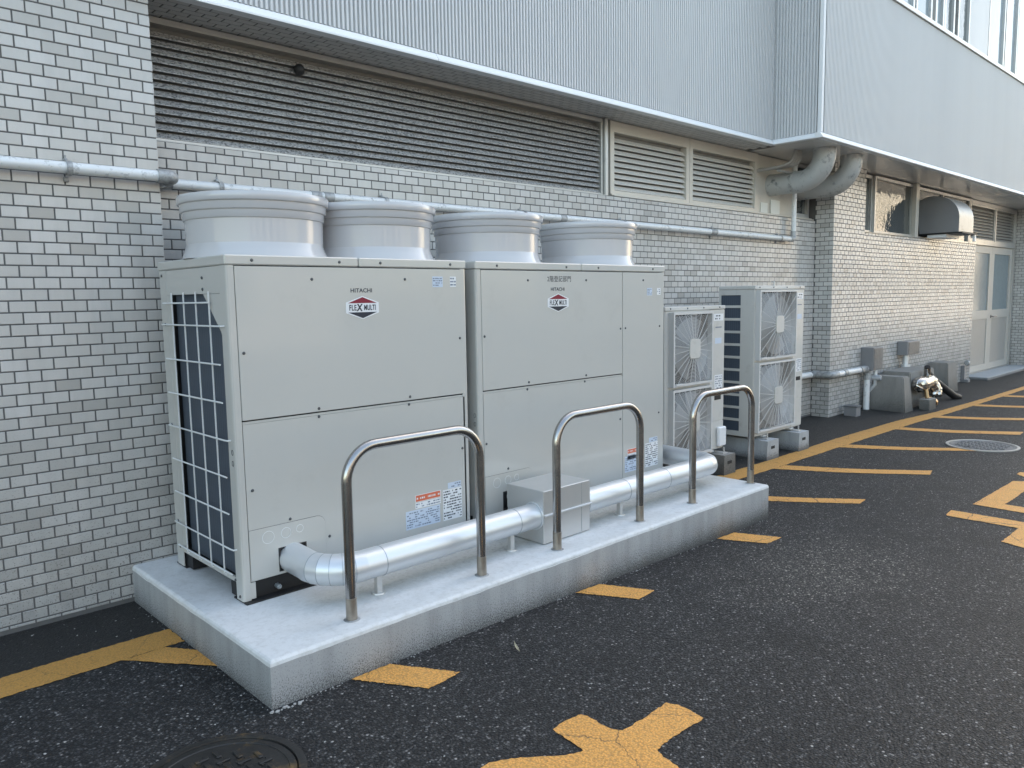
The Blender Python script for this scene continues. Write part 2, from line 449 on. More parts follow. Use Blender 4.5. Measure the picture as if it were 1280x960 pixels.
# ------------------------------------------------------------------ mesh helpers
class MB:
    def __init__(s):
        s.v = []; s.f = []; s.sm = []
    def add(s, vs, fs, smooth=False):
        o = len(s.v)
        s.v += [tuple(a) for a in vs]
        s.f += [tuple(i + o for i in f) for f in fs]
        s.sm += [smooth] * len(fs)
        return s
    def box(s, x0, x1, y0, y1, z0, z1, b=0.0):
        lo = (min(x0, x1), min(y0, y1), min(z0, z1)); hi = (max(x0, x1), max(y0, y1), max(z0, z1))
        if b <= 0:
            vs = [(lo[0] if i & 1 == 0 else hi[0], lo[1] if i & 2 == 0 else hi[1], lo[2] if i & 4 == 0 else hi[2]) for i in range(8)]
            return s.add(vs, [(0, 2, 3, 1), (4, 5, 7, 6), (0, 1, 5, 4), (2, 6, 7, 3), (0, 4, 6, 2), (1, 3, 7, 5)])
        b = min(b, min(h - l for h, l in zip(hi, lo)) * 0.45)
        vs = []; ix = {}
        for a in range(3):
            for i in range(8):
                sg = (i & 1, (i >> 1) & 1, (i >> 2) & 1)
                p = [(hi[k] if sg[k] else lo[k]) for k in range(3)]
                for k in range(3):
                    if k != a:
                        p[k] += -b if sg[k] else b
                ix[(a, sg)] = len(vs); vs.append(tuple(p))
        fs = []
        for a in range(3):
            o = [k for k in range(3) if k != a]
            for sa in (0, 1):
                q = []
                for (u, w) in ((0, 0), (1, 0), (1, 1), (0, 1)):
                    sg = [0, 0, 0]; sg[a] = sa; sg[o[0]] = u; sg[o[1]] = w
                    q.append(ix[(a, tuple(sg))])
                fs.append(tuple(q))
            for u in (0, 1):
                for w in (0, 1):
                    q = []
                    for (ax, e) in ((o[0], 0), (o[0], 1), (o[1], 1), (o[1], 0)):
                        sg = [0, 0, 0]; sg[a] = e; sg[o[0]] = u; sg[o[1]] = w
                        q.append(ix[(ax, tuple(sg))])
                    fs.append(tuple(q))
        for i in range(8):
            sg = (i & 1, (i >> 1) & 1, (i >> 2) & 1)
            fs.append((ix[(0, sg)], ix[(1, sg)], ix[(2, sg)]))
        return s.add(vs, fs)
    def tube(s, pts, r, n=12, cap=True, rs=None, tang=None):
        pts = [Vector(p) for p in pts]
        T = []
        for i in range(len(pts)):
            a = (pts[i] - pts[i - 1]).normalized() if i else None
            c = (pts[i + 1] - pts[i]).normalized() if i < len(pts) - 1 else None
            T.append(tang[i] if tang else ((a or c) if not (a and c) else (a + c).normalized()))
        t0 = T[0]
        ref = Vector((0, 0, 1)) if abs(t0.z) < 0.9 else Vector((1, 0, 0))
        nrm = (ref - t0 * ref.dot(t0)).normalized()
        vs = []
        for i, p in enumerate(pts):
            nrm = (nrm - T[i] * nrm.dot(T[i])).normalized()
            bi = T[i].cross(nrm)
            rr = rs[i] if rs else r
            for k in range(n):
                a = 2 * pi * k / n
                vs.append(p + (nrm * cos(a) + bi * sin(a)) * rr)
        fs = []
        for i in range(len(pts) - 1):
            for k in range(n):
                k2 = (k + 1) % n
                fs.append((i * n + k, i * n + k2, (i + 1) * n + k2, (i + 1) * n + k))
        s.add(vs, fs, True)
        if cap:
            o = len(s.v)
            s.add(vs[:n], [tuple(range(n))])
            s.add(vs[-n:], [tuple(reversed(range(n)))])
        return s
    def lathe(s, c, prof, n=48, axis=2, smooth=True):
        vs = []
        for r, z in prof:
            for k in range(n):
                a = 2 * pi * k / n
                p = [r * cos(a), r * sin(a), z]
                if axis == 1: p = [p[0], p[2], p[1]]
                if axis == 0: p = [p[2], p[0], p[1]]
                vs.append((p[0] + c[0], p[1] + c[1], p[2] + c[2]))
        fs = []
        for i in range(len(prof) - 1):
            for k in range(n):
                k2 = (k + 1) % n
                fs.append((i * n + k, i * n + k2, (i + 1) * n + k2, (i + 1) * n + k))
        return s.add(vs, fs, smooth)
    def prism(s, poly, a0, a1, plane='xz'):
        n = len(poly)
        def P(u, w, a):
            return {'xz': (u, a, w), 'yz': (a, u, w), 'xy': (u, w, a)}[plane]
        vs = [P(u, w, a0) for u, w in poly] + [P(u, w, a1) for u, w in poly]
        fs = [tuple(range(n)), tuple(range(2 * n - 1, n - 1, -1))]
        for i in range(n):
            j = (i + 1) % n
            fs.append((i, j, j + n, i + n))
        return s.add(vs, fs)
    def cells(s, us, ws, keep, a0, a1, plane='xz'):
        def P(u, w, a):
            return {'xz': (u, a, w), 'yz': (a, u, w), 'xy': (u, w, a)}[plane]
        nu, nw = len(us), len(ws)
        vs = [P(u, w, a0) for w in ws for u in us] + [P(u, w, a1) for w in ws for u in us]
        o = nu * nw
        I = lambda i, j: j * nu + i
        K = lambda i, j: 0 <= i < nu - 1 and 0 <= j < nw - 1 and keep(i, j)
        fs = []
        for j in range(nw - 1):
            for i in range(nu - 1):
                if not K(i, j): continue
                q = (I(i, j), I(i + 1, j), I(i + 1, j + 1), I(i, j + 1))
                fs.append(q); fs.append(tuple(k + o for k in reversed(q)))
                for (di, dj, e) in ((-1, 0, (0, 3)), (1, 0, (1, 2)), (0, -1, (0, 1)), (0, 1, (3, 2))):
                    if not K(i + di, j + dj):
                        fs.append((q[e[0]], q[e[1]], q[e[1]] + o, q[e[0]] + o))
        return s.add(vs, fs)
    def mesh(s, name, mat, off=(0, 0, 0), recalc=True, weld=False):
        me = bpy.data.meshes.new(name)
        vs = [(v[0] - off[0], v[1] - off[1], v[2] - off[2]) for v in s.v]
        me.from_pydata(vs, [], s.f)
        me.polygons.foreach_set('use_smooth', s.sm)
        me.materials.append(M[mat] if isinstance(mat, str) else mat)
        if recalc or weld:
            bm = bmesh.new(); bm.from_mesh(me)
            if weld: bmesh.ops.remove_doubles(bm, verts=bm.verts, dist=1e-5)
            bmesh.ops.recalc_face_normals(bm, faces=bm.faces)
            bm.to_mesh(me); bm.free()
        if any(s.sm): me.set_sharp_from_angle(angle=radians(48))
        me.update()
        return me

def tag(o, label=None, cat=None, group=None, kind=None):
    if label: o['label'] = label
    if cat: o['category'] = cat
    if group: o['group'] = group
    if kind: o['kind'] = kind
    return o

def thing(name, base, label, cat, group=None):
    o = bpy.data.objects.new(name, None)
    o.empty_display_size = 0.1
    COL.objects.link(o)
    o.location = base
    tag(o, label, cat, group)
    o['_b'] = base
    return o

BASE = {}
def base_of(p):
    return BASE.get(p.name, Vector((0, 0, 0))) if p else Vector((0, 0, 0))

def T(name, base, label, cat, group=None):
    o = bpy.data.objects.new(name, None)
    o.empty_display_size = 0.1
    COL.objects.link(o)
    o.location = base
    tag(o, label, cat, group)
    BASE[o.name] = Vector(base)
    return o

def part(name, mb, mat, parent, kind=None, recalc=True):
    """a mesh given in world coordinates, hung under its thing or part"""
    b = base_of(parent)
    o = bpy.data.objects.new(name, mb.mesh(name, mat, b, recalc))
    COL.objects.link(o)
    o.parent = parent
    BASE[o.name] = b
    if kind: o['kind'] = kind
    return o

def solo(name, mb, mat, base, label=None, cat=None, group=None, kind=None, recalc=True):
    o = bpy.data.objects.new(name, mb.mesh(name, mat, base, recalc))
    COL.objects.link(o)
    o.location = base
    BASE[o.name] = Vector(base)
    return tag(o, label, cat, group, kind)

def arc(c, r, a0, a1, u, w, n=8):
    c = Vector(c); u = Vector(u); w = Vector(w)
    return [c + u * (r * cos(a0 + (a1 - a0) * i / n)) + w * (r * sin(a0 + (a1 - a0) * i / n)) for i in range(n + 1)]

def fillet(pts, r, n=6):
    pts = [Vector(p) for p in pts]
    out = [pts[0]]
    for i in range(1, len(pts) - 1):
        a = (pts[i - 1] - pts[i]); c = (pts[i + 1] - pts[i])
        la, lc = a.length, c.length
        a.normalize(); c.normalize()
        rr = min(r, la * 0.49, lc * 0.49)
        p0 = pts[i] + a * rr; p1 = pts[i] + c * rr
        for k in range(n + 1):
            t = k / n
            out.append(p0 * (1 - t) ** 2 + pts[i] * 2 * t * (1 - t) + p1 * t ** 2)
    out.append(pts[-1])
    return out

def text_obj(body, size, loc, parent, mat, bold=False, name='lettering', sx=1.0, rot=None, align='CENTER', shear=0.0, offset=0.0, spacing=1.0):
    cu = bpy.data.curves.new(name, 'FONT')
    cu.body = body; cu.size = size; cu.align_x = align; cu.align_y = 'CENTER'
    cu.extrude = 0.0002; cu.resolution_u = 3; cu.shear = shear; cu.offset = offset; cu.space_character = spacing
    t = bpy.data.objects.new(name, cu)
    COL.objects.link(t)
    dg = bpy.context.evaluated_depsgraph_get()
    me = bpy.data.meshes.new_from_object(t.evaluated_get(dg))
    bpy.data.objects.remove(t)
    me.materials.clear(); me.materials.append(M[mat])
    me.transform(Matrix.Rotation(pi / 2, 4, 'X') @ Matrix.Diagonal((sx, 1, 1, 1)))
    if rot: me.transform(rot)
    o = bpy.data.objects.new(name, me)
    COL.objects.link(o)
    o.parent = parent
    o.location = Vector(loc) - base_of(parent)
    return o

def px(p):
    d = Vector(p) - CAM
    z = d.dot(FW)
    if z < 0.05: return None
    return (640 + 971.157 * d.dot(RT) / z, 480 - 971.157 * d.dot(UP) / z, z)

def ss(t):
    t = min(max(t, 0.0), 1.0)
    return t * t * (3 - 2 * t)

def gz(x, y):
    return -0.05 * ss((x + 0.2) / 3.5) * ss((0.85 - y) / 1.4)

# ------------------------------------------------------------------ ground
def frange(a, b, s):
    n = int(round((b - a) / s))
    return [a + (b - a) * i / n for i in range(n + 1)]
gx = [-60, -30, -14, -8, -4, -2] + frange(-1.4, 4.2, 0.1) + frange(4.5, 12, 0.5) + [14, 17, 22, 30, 45, 80]
gy = [-70, -40, -25, -15, -10, -7, -5, -4] + frange(-3.4, 1.4, 0.1) + [2, 4, 20]
mb = MB()
mb.add([(x, y, gz(x, y)) for y in gy for x in gx], [(j * len(gx) + i, j * len(gx) + i + 1, (j + 1) * len(gx) + i + 1, (j + 1) * len(gx) + i) for j in range(len(gy) - 1) for i in range(len(gx) - 1)], True)
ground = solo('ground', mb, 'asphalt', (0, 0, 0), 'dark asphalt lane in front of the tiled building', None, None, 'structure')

# painted markings: sheets a few millimetres above the asphalt, with ragged edges
def grid_sheet(c00, c10, c11, c01, nu, nv, z=0.003, jit=0.004):
    vs = []
    for j in range(nv + 1):
        for i in range(nu + 1):
            u, v = i / nu, j / nv
            x = (c00[0] * (1 - u) + c10[0] * u) * (1 - v) + (c01[0] * (1 - u) + c11[0] * u) * v
            y = (c00[1] * (1 - u) + c10[1] * u) * (1 - v) + (c01[1] * (1 - u) + c11[1] * u) * v
            if i in (0, nu) or j in (0, nv):
                x += random.uniform(-jit, jit); y += random.uniform(-jit, jit)
            vs.append((x, y, gz(x, y) + z))
    fs = [(j * (nu + 1) + i, j * (nu + 1) + i + 1, (j + 1) * (nu + 1) + i + 1, (j + 1) * (nu + 1) + i) for j in range(nv) for i in range(nu)]
    return MB().add(vs, fs)

def poly_sheet(polys, z=0.003, jit=0.003):
    out = MB()
    for poly in polys:
        pts = []
        n = len(poly)
        for i in range(n):
            a, b = Vector(poly[i]), Vector(poly[(i + 1) % n])
            k = max(1, int((b - a).length / 0.012))
            for t in range(k):
                p = a.lerp(b, t / k)
                pts.append((p.x + random.uniform(-jit, jit), p.y + random.uniform(-jit, jit)))
        bm = bmesh.new()
        vv = [bm.verts.new((x, y, gz(x, y) + z)) for x, y in pts]
        f = bm.faces.new(vv)
        bmesh.ops.triangulate(bm, faces=[f])
        bm.verts.index_update()
        out.add([v.co[:] for v in bm.verts], [tuple(v.index for v in q.verts) for q in bm.faces])
        bm.free()
    return out

def gpt(u, v):
    """ground point seen at a spot of the photograph (used once, to measure where the paint lies)"""
    d = FW + RT * ((u - 640) / 971.157) - UP * ((v - 480) / 971.157)
    z = 0.0
    for _ in range(12):
        t = (z - CAM.z) / d.z
        p = CAM + d * t
        z = gz(p.x, p.y)
    return (p.x, p.y)

def marking(name, mb, label):
    return solo(name, mb, 'paint', (0, 0, 0), label, None, None, 'structure')
marking('painted_line', grid_sheet((-3.2, 0.22), (-0.165, 0.225), (-0.165, 0.398), (-3.2, 0.42), 240, 8), 'worn yellow edge line along the wall left of the plinth')
line_pts = [(3.28, 0.10, 0.27), (4.75, 0.080, 0.247), (6.1, 0.075, 0.262), (7.6, 0.055, 0.235), (8.6, 0.02, 0.15), (10.2, -0.01, 0.10), (12.05, -0.03, 0.068), (16.0, -0.08, 0.02)]
mbl = MB()
for (xa, a0, a1), (xb, b0, b1) in zip(line_pts, line_pts[1:]):
    s_ = grid_sheet((xa, a0), (xb, b0), (xb, b1), (xa, a1), int((xb - xa) / 0.04), 4)
    mbl.add(s_.v, s_.f)
marking('painted_line', mbl, 'long yellow edge line running from the plinth to the door')
hatch = [
    ([(-0.16, -0.10), (-0.16, 0.10), (-0.245, 0.223), (-0.405, 0.223)], 'short yellow hatch stub left of the plinth'),
    ([(0.32, -0.556), (0.474, -0.801), (0.311, -0.817), (0.146, -0.556)], 'yellow hatch stub nearest the front corner of the plinth'),
    ([(1.573, -0.556), (1.70, -0.801), (1.552, -0.819), (1.399, -0.556)], 'yellow hatch stub halfway along the plinth front'),
    ([(2.84, -0.556), (2.955, -0.813), (2.786, -0.813), (2.659, -0.556)], 'yellow hatch stub at the far end of the plinth front'),
    ([(3.47, 0.10), (4.16, -0.818), (4.02, -0.835), (3.32, 0.10)], 'yellow hatch stripe starting beside the right end of the plinth'),
    ([(4.722, 0.079), (5.407, -0.844), (5.245, -0.88), (4.54, 0.079)], 'yellow hatch stripe in front of the taller fan unit'),
    ([(5.953, 0.074), (6.638, -0.827), (6.507, -0.864), (5.77, 0.074)], 'yellow hatch stripe that runs onto the grey manhole'),
    ([(7.25, 0.06), (7.858, -0.904), (7.657, -0.925), (7.08, 0.062)], 'yellow hatch stripe just beyond the grey manhole'),
    ([(8.336, 0.028), (9.05, -0.93), (8.86, -0.95), (8.15, 0.036)], 'yellow hatch stripe opposite the old concrete block'),
    ([(9.612, -0.002), (10.3, -0.95), (10.12, -0.96), (9.42, 0.003)], 'yellow hatch stripe opposite the foil valve'),
    ([(10.82, -0.022), (11.5, -0.95), (11.3, -0.95), (10.62, -0.02)], 'yellow hatch stripe opposite the dark slab'),
    ([(12.05, -0.035), (12.75, -0.97), (12.57, -0.97), (11.87, -0.033)], 'yellow hatch stripe nearest the doorstep'),
]
for q, lab in hatch:
    marking('hatch_stripe', grid_sheet(q[0], q[1], q[2], q[3], 60, 14, 0.0035, 0.0035), lab)
c1 = [(690.8, 912.5), (708, 901), (727, 893.5), (738, 898), (762, 911.5), (778, 914), (800, 901.5), (833, 879.5), (848, 882), (866, 891), (880, 899), (861, 910), (842, 922), (821, 938), (830, 947), (850, 961), (905, 1000), (868, 1040), (800, 1020), (740, 975), (690, 975), (592, 985), (600, 961), (611, 954.5), (640, 949), (708, 945), (729.5, 939)]
marking('painted_character', poly_sheet([[gpt(*q) for q in c1]]), 'big cracked yellow road character with crossing strokes in the foreground')
c2 = [[(1216, 630.7), (1266.5, 601.6), (1330, 604), (1330, 612), (1283, 612.5), (1268, 623.4), (1256, 630.7), (1300, 638), (1340, 644), (1340, 656), (1280, 641.7)],
      [(1182.6, 643.5), (1189, 638), (1280, 653.3), (1345, 664), (1345, 700), (1280, 685.4), (1252, 677.4), (1273, 660.6), (1183.5, 645)],
      [(1271, 593), (1275, 590.4), (1330, 594), (1330, 601), (1280, 596.5)]]
marking('painted_character', poly_sheet([[gpt(*q) for q in c] for c in c2]), 'yellow road character cut off at the right edge of the lane')

# ------------------------------------------------------------------ building
YW, YR, YL, ZS = 0.845, 1.055, 1.13, 2.805
PC = 0.0815                      # right corner of the near pilaster
P0, P1 = 7.245, 8.075            # far pilaster
XF, Y2 = 5.79, 0.344             # step of the upper storey
YFW = 0.872                      # far wall
RH, ROW0 = 0.0495, 2.633
BW, BH = 0.0938, 0.0437
bld = T('building', (0, YW, 0), 'pale tiled building with ribbed metal upper storey and louvres', 'building')

def brick_mesh(mb, c, w, h, fr, ch=0.0016, d=0.006):
    """one tile: bevelled face, four flanks. fr=(u, v, n) with n pointing out of the wall; c on the face plane"""
    u, v, n = fr
    hw, hh = w / 2, h / 2
    pts = []
    for (a, b_, k) in ((hw, hh, -d), (hw, hh, -ch), (hw - ch, hh - ch, 0)):
        for (sx, sy) in ((-1, -1), (1, -1), (1, 1), (-1, 1)):
            pts.append(c + u * (a * sx) + v * (b_ * sy) + n * k)
    fs = [(8, 9, 10, 11)]
    for lev in (0, 4):
        for i in range(4):
            j = (i + 1) % 4
            fs.append((lev + i, lev + j, lev + 4 + j, lev + 4 + i))
    mb.add(pts, fs)

def rows_between(z0, z1):
    r0 = int(math.floor((ROW0 - z1) / RH)) - 1
    r1 = int(math.ceil((ROW0 - z0) / RH)) + 1
    out = []
    for r in range(r0, r1 + 1):
        zc = ROW0 - r * RH
        a, b_ = max(zc - BH / 2, z0), min(zc + BH / 2, z1)
        if b_ - a > 0.008: out.append((r, a, b_))
    return out

def field_list(u0, u1, z0, z1, joint, parity, step=0.1, bw=BW):
    """tile rectangles of a running-bond field: joints at joint + k*step on rows of that parity, half a tile off on the others"""
    out = []
    for r, a, b_ in rows_between(z0, z1):
        off = joint if (r % 2) == parity else joint + step / 2
        k0 = int(math.floor((u0 - off) / step)) - 1
        k1 = int(math.ceil((u1 - off) / step)) + 1
        for k in range(k0, k1):
            l = max(off + k * step + (step - bw) / 2, u0)
            rr = min(off + (k + 1) * step - (step - bw) / 2, u1)
            if rr - l > 0.012: out.append((l, rr, a, b_))
    return out

FRONT = (Vector((1, 0, 0)), Vector((0, 0, 1)), Vector((0, -1, 0)))
SIDE = (Vector((0, -1, 0)), Vector((0, 0, 1)), Vector((-1, 0, 0)))
UNDER = (Vector((1, 0, 0)), Vector((0, 1, 0)), Vector((0, 0, -1)))
RSIDE = (Vector((0, 1, 0)), Vector((0, 0, 1)), Vector((1, 0, 0)))

walls = {}
def wall_core(key, x0, x1, y0, y1, z0, z1):
    o = part('tiled_wall', MB().box(x0, x1, y0 + 0.0022, y1, z0, z1), 'mortar', bld)
    walls[key] = o
    return o
wall_core('near', -3.6, PC - 0.0045, YW, 1.6, -0.1, 3.4)
wall_core('recess', PC - 0.02, P0 + 0.02, YR, 1.6, -0.1, 2.195)
mbp = MB().box(P0 + 0.0022, P1 - 0.0045, YW + 0.0022, 1.6, -0.1, ZS + 0.03)
walls['pilaster'] = part('tiled_wall', mbp, 'mortar', bld)
wall_core('far', P1 - 0.02, 12.31 - 0.0045, YFW, 1.6, -0.15, 2.10)
mbp = MB().box(14.93 + 0.0022, 18.0, 0.46 + 0.0022, 1.6, -0.15, ZS + 0.03)
walls['end'] = part('tiled_wall', mbp, 'mortar', bld)

occl = [[(197, 322), (830, 322), (832, 600), (960, 600), (962, 655), (342, 890), (162, 750), (162, 706), (226, 703)],
        [(219, 240), (800, 262), (800, 335), (219, 335)]]
def inside(poly, x, y):
    c = False
    n = len(poly)
    for i in range(n):
        x1, y1 = poly[i]; x2, y2 = poly[(i + 1) % n]
        if (y1 > y) != (y2 > y) and x < (x2 - x1) * (y - y1) / (y2 - y1) + x1: c = not c
    return c
cand = []
def add_field(key, rects, fixed, fr):
    for (l, r, a, b_) in rects:
        if fr is FRONT: c = Vector(((l + r) / 2, fixed, (a + b_) / 2))
        elif fr is UNDER: c = Vector(((l + r) / 2, (a + b_) / 2, fixed))
        else: c = Vector((fixed, (l + r) / 2, (a + b_) / 2))
        area = 0
        p = px(c)
        if p and -12 < p[0] < 1292 and -8 < p[1] < 968 and not any(inside(o, p[0], p[1]) for o in occl):
            q = [px(c + fr[0] * ((r - l) / 2 * s) + fr[1] * ((b_ - a) / 2 * t)) for s, t in ((-1, -1), (1, -1), (1, 1), (-1, 1))]
            if all(q):
                area = abs(sum(q[i][0] * q[(i + 1) % 4][1] - q[(i + 1) % 4][0] * q[i][1] for i in range(4))) / 2
                ins = sum(0 <= k[0] <= 1280 and 0 <= k[1] <= 960 for k in q) / 4
                area *= ins
        cand.append((area, key, c, r - l, b_ - a, fr))
add_field('near', field_list(-3.0, PC, 0.02, 3.4, -0.4175, 0), YW, FRONT)
add_field('recess', field_list(PC, P0, 0.02, 2.193, 0.295, 1), YR, FRONT)
add_field('pilaster', field_list(P0, P1, -0.02, ZS + 0.03, P0 + 0.0, 0, 0.1, 0.0895), YW, FRONT)
add_field('pilaster', field_list(YW + 0.001, YR, -0.02, ZS + 0.03, YW + 0.05, 0), P0, SIDE)
add_field('far', field_list(P1, 12.31, -0.05, 2.098, P1 + 0.03, 0, 0.1, 0.0885), YFW, FRONT)
add_field('end', field_list(14.93, 18.0, -0.1, ZS + 0.03, 14.93, 0), 0.46, FRONT)
add_field('end', field_list(0.461, 1.2, -0.1, ZS + 0.03, 0.461, 0), 14.93, SIDE)
cand.sort(key=lambda c: -c[0])
full = None
rest = {}
for i, (area, key, c, w, h, fr) in enumerate(cand):
    if i < 300 and area > 0:
        if abs(w - BW) < 1e-4 and abs(h - BH) < 1e-4 and fr is FRONT:
            if full is None:
                q = MB(); brick_mesh(q, Vector((0, 0, 0)), BW, BH, FRONT)
                full = q.mesh('brick', 'tile', recalc=False)
            me = full
        else:
            q = MB(); brick_mesh(q, Vector((0, 0, 0)), w, h, fr)
            me = q.mesh('brick', 'tile', recalc=False)
        o = bpy.data.objects.new('brick', me)
        COL.objects.link(o)
        o.parent = walls[key]
        o.location = c - base_of(bld) + fr[2] * random.uniform(-0.0006, 0.0006)
        o.rotation_euler = (random.uniform(-0.004, 0.004), random.uniform(-0.003, 0.003), random.uniform(-0.004, 0.004))
    else:
        brick_mesh(rest.setdefault(key, MB()), c + fr[2] * random.uniform(-0.0006, 0.0006), w, h, fr)
for key, q in rest.items():
    part('brick_field', q, 'tile', walls[key], 'stuff', recalc=False)

# tiled soffit under the first stretch of the upper storey
so = part('soffit', MB().box(-3.6, XF + 0.1, 0.83, 1.6, ZS + 0.0018, ZS + 0.03), 'mortar', bld)
q = MB()
for r in range(7):
    ya = 0.835 + r * 0.05
    for k in range(-5, 60):
        xa = PC - 0.0 + k * 0.1 + (0.05 if r % 2 else 0)
        if xa < PC - 0.02 and ya < YW + 0.02: continue
        if xa > XF - 0.05: continue
        brick_mesh(q, Vector((xa + 0.05, ya + 0.025, ZS)), BW, BH, (UNDER[0], -UNDER[1], UNDER[2]))
part('soffit_brick', q, 'soffit_tile', so, 'stuff')

# building mass behind (keeps the sun off the lane, as in the photograph)
mass = MB().box(-14, 24, 1.6, 16, -0.2, 8.2)
part('rear_block', mass, 'facade', bld)
core = MB()
core.box(-14, XF - 0.03, 0.85, 1.598, ZS + 0.034, 8.2)
core.box(XF + 0.03, 24, 0.62, 1.598, ZS + 0.034, 8.2); core.box(XF - 0.0299, XF + 0.0299, 0.85, 1.598, ZS + 0.034, 8.2)
core.box(XF + 0.03, 24, Y2 + 0.03, 0.618, ZS + 0.034, 4.36)
part('upper_core', core, 'roof', bld)

# ribbed cladding
def ribbed(a, b, fixed, z0, z1, along='x', pitch=0.0275, depth=0.017):
    mb = MB(); pr = []
    n = int((b - a) / pitch)
    for k in range(n):
        s0 = a + k * pitch
        for t, dd in ((0.0, depth), (0.42, depth), (0.50, 0), (0.90, 0), (0.98, depth)):
            pr.append((s0 + t * pitch, dd))
    pr.append((b, 0))
    vs = []
    for z in (z0, z1):
        for (s_, d) in pr:
            vs.append((s_, fixed - d, z) if along == 'x' else (fixed - d, s_, z))
    m = len(pr)
    return mb.add(vs, [(i, i + 1, m + i + 1, m + i) for i in range(m - 1)])
c1_ = part('cladding', ribbed(-2.5, XF - 0.006, 0.816, 2.853, 8.2), 'clad', bld, recalc=False)
c2_ = part('cladding', ribbed(Y2 + 0.03, 0.812, XF, 2.853, 4.37, 'y', pitch=0.03), 'clad', bld, recalc=False)
c2_b = part('cladding', ribbed(0.505, 0.812, XF, 4.44, 8.2, 'y', pitch=0.03), 'clad', bld, recalc=False)
c3_ = part('cladding', ribbed(XF + 0.036, 24, Y2, 2.853, 4.36), 'clad', bld, recalc=False)
tr = MB()
for a, b_ in ((-2.5, -0.70), (-0.698, 1.71), (1.712, 4.11), (4.112, XF - 0.040)):
    part('drip_trim', MB().prism([(0.776, 2.803), (0.84, 2.803), (0.84, 2.851), (0.803, 2.851), (0.776, 2.812)], a, b_ - 0.001, 'yz'), 'white', bld)
tr = MB(); tr.prism([(XF - 0.040, 2.804), (XF + 0.02, 2.804), (XF + 0.02, 2.852), (XF - 0.013, 2.852), (XF - 0.040, 2.813)], Y2 + 0.031, 0.839, 'xz')
part('drip_trim', tr, 'white', bld)
for a in range(8):
    part('drip_trim', MB().prism([(Y2 - 0.040, 2.803), (Y2 + 0.03, 2.803), (Y2 + 0.03, 2.851), (Y2 - 0.013, 2.851), (Y2 - 0.040, 2.812)], XF + (-0.038 if a == 0 else 0.022) + a * 2.4, XF + 0.022 + (a + 1) * 2.4 - 0.0025, 'yz'), 'white', bld)
part('corner_trim', MB().box(XF - 0.010, XF + 0.034, Y2 - 0.012, Y2 + 0.028, 2.854, 4.362, 0.003), 'white', bld)
part('corner_trim', MB().box(XF - 0.016, XF + 0.0, 0.806, 0.816, 2.854, 8.2, 0.002), 'clad', bld)
cp = MB(); cp.box(XF - 0.03, 24, Y2 - 0.035, Y2 + 0.30, 4.363, 4.385, 0.003); cp.box(XF - 0.018, 24, Y2 - 0.02, Y2 + 0.3, 4.386, 4.425, 0.003)
part('parapet_cap', cp, 'alum', bld)
# glossy panelled soffit under the projecting part
edges = [XF + 0.02, 7.0, 8.45, 9.72, 11.0, 12.35, 13.65, 14.9, 16.5, 18, 21, 24]
for a, b_ in zip(edges, edges[1:]):
    part('soffit_panel', MB().box(a + 0.002, b_ - 0.002, Y2 + 0.032, 1.35, ZS + 0.002, ZS + 0.028, 0.002), 'soffit', bld)

# louvres
def louver(x0, x1, z0, z1, y, pitch, slat_mat, frame_mat, fw=0.03, head=0.03, back='louver_back'):
    xs = [x0, x0 + fw, x1 - fw, x1]; zs = [z0, z0 + fw * 0.6, z1 - head, z1]
    fr = part('louver', MB().cells(xs, zs, lambda i, j: not (i == 1 and j == 1), y - 0.02, y + 0.05), frame_mat, bld)
    zz = z0 + fw * 0.6 + pitch * 0.5
    while zz < z1 - head - pitch * 0.3:
        d = pitch * 0.55
        mb = MB()
        a, b_ = x0 + fw + 0.001, x1 - fw - 0.001
        h = pitch * 0.74
        prof = [(y - 0.006, zz - h * 0.5), (y + 0.001, zz - h * 0.52), (y + d + 0.004, zz + h * 0.5), (y + d + 0.004, zz + h * 0.58), (y + d - 0.004, zz + h * 0.58), (y - 0.006, zz - h * 0.40)]
        mb.prism(prof, a, b_, 'yz')
        part('slat', mb, slat_mat, fr)
        zz += pitch
    part('backing', MB().box(x0 + 0.01, x1 - 0.01, y + 0.045, y + 0.055, z0 + 0.01, z1 - 0.005), back, fr)
    return fr
LB = 2.205
louver(PC + 0.01, 3.625, LB, 2.80, YL, 0.0405, 'louver_dark', 'alum', 0.022, 0.03)
part('mullion', MB().box(3.632, 3.665, YL - 0.045, YL + 0.06, LB - 0.005, 2.801, 0.003), 'alum', bld)
part('mullion', MB().box(3.667, 3.715, YL + 0.0, YL + 0.06, LB - 0.005, 2.801, 0.003), 'black', bld)
louver(3.72, 4.845, LB + 0.02, 2.80, YL, 0.0475, 'louver_beige', 'beige', 0.05, 0.085)
louver(4.85, 6.06, LB + 0.02, 2.80, YL, 0.0475, 'louver_beige', 'beige', 0.05, 0.085)
sill = MB(); sill.box(3.72, P0 - 0.002, YL - 0.06, YL + 0.06, LB - 0.004, LB + 0.006, 0.002); sill.box(3.72, P0 - 0.003, YL - 0.035, YL + 0.06, LB + 0.007, LB + 0.019, 0.002)
part('sill', sill, 'beige', bld)
part('sill', MB().box(PC + 0.01, 3.63, YL - 0.05, YL + 0.06, LB - 0.006, LB - 0.001, 0.001), 'alum', bld)
part('blank_panel', MB().box(6.065, 6.86, YL + 0.002, YL + 0.05, LB + 0.02, 2.80), 'beige', bld)
wf = part('window', MB().cells([6.865, 6.90, 7.16, 7.20], [LB + 0.02, LB + 0.06, 2.76, 2.80], lambda i, j: not (i == 1 and j == 1), YL - 0.02, YL + 0.05), 'alum', bld)
part('pane', MB().box(6.895, 7.165, YL + 0.01, YL + 0.018, LB + 0.05, 2.77), 'glass', wf)

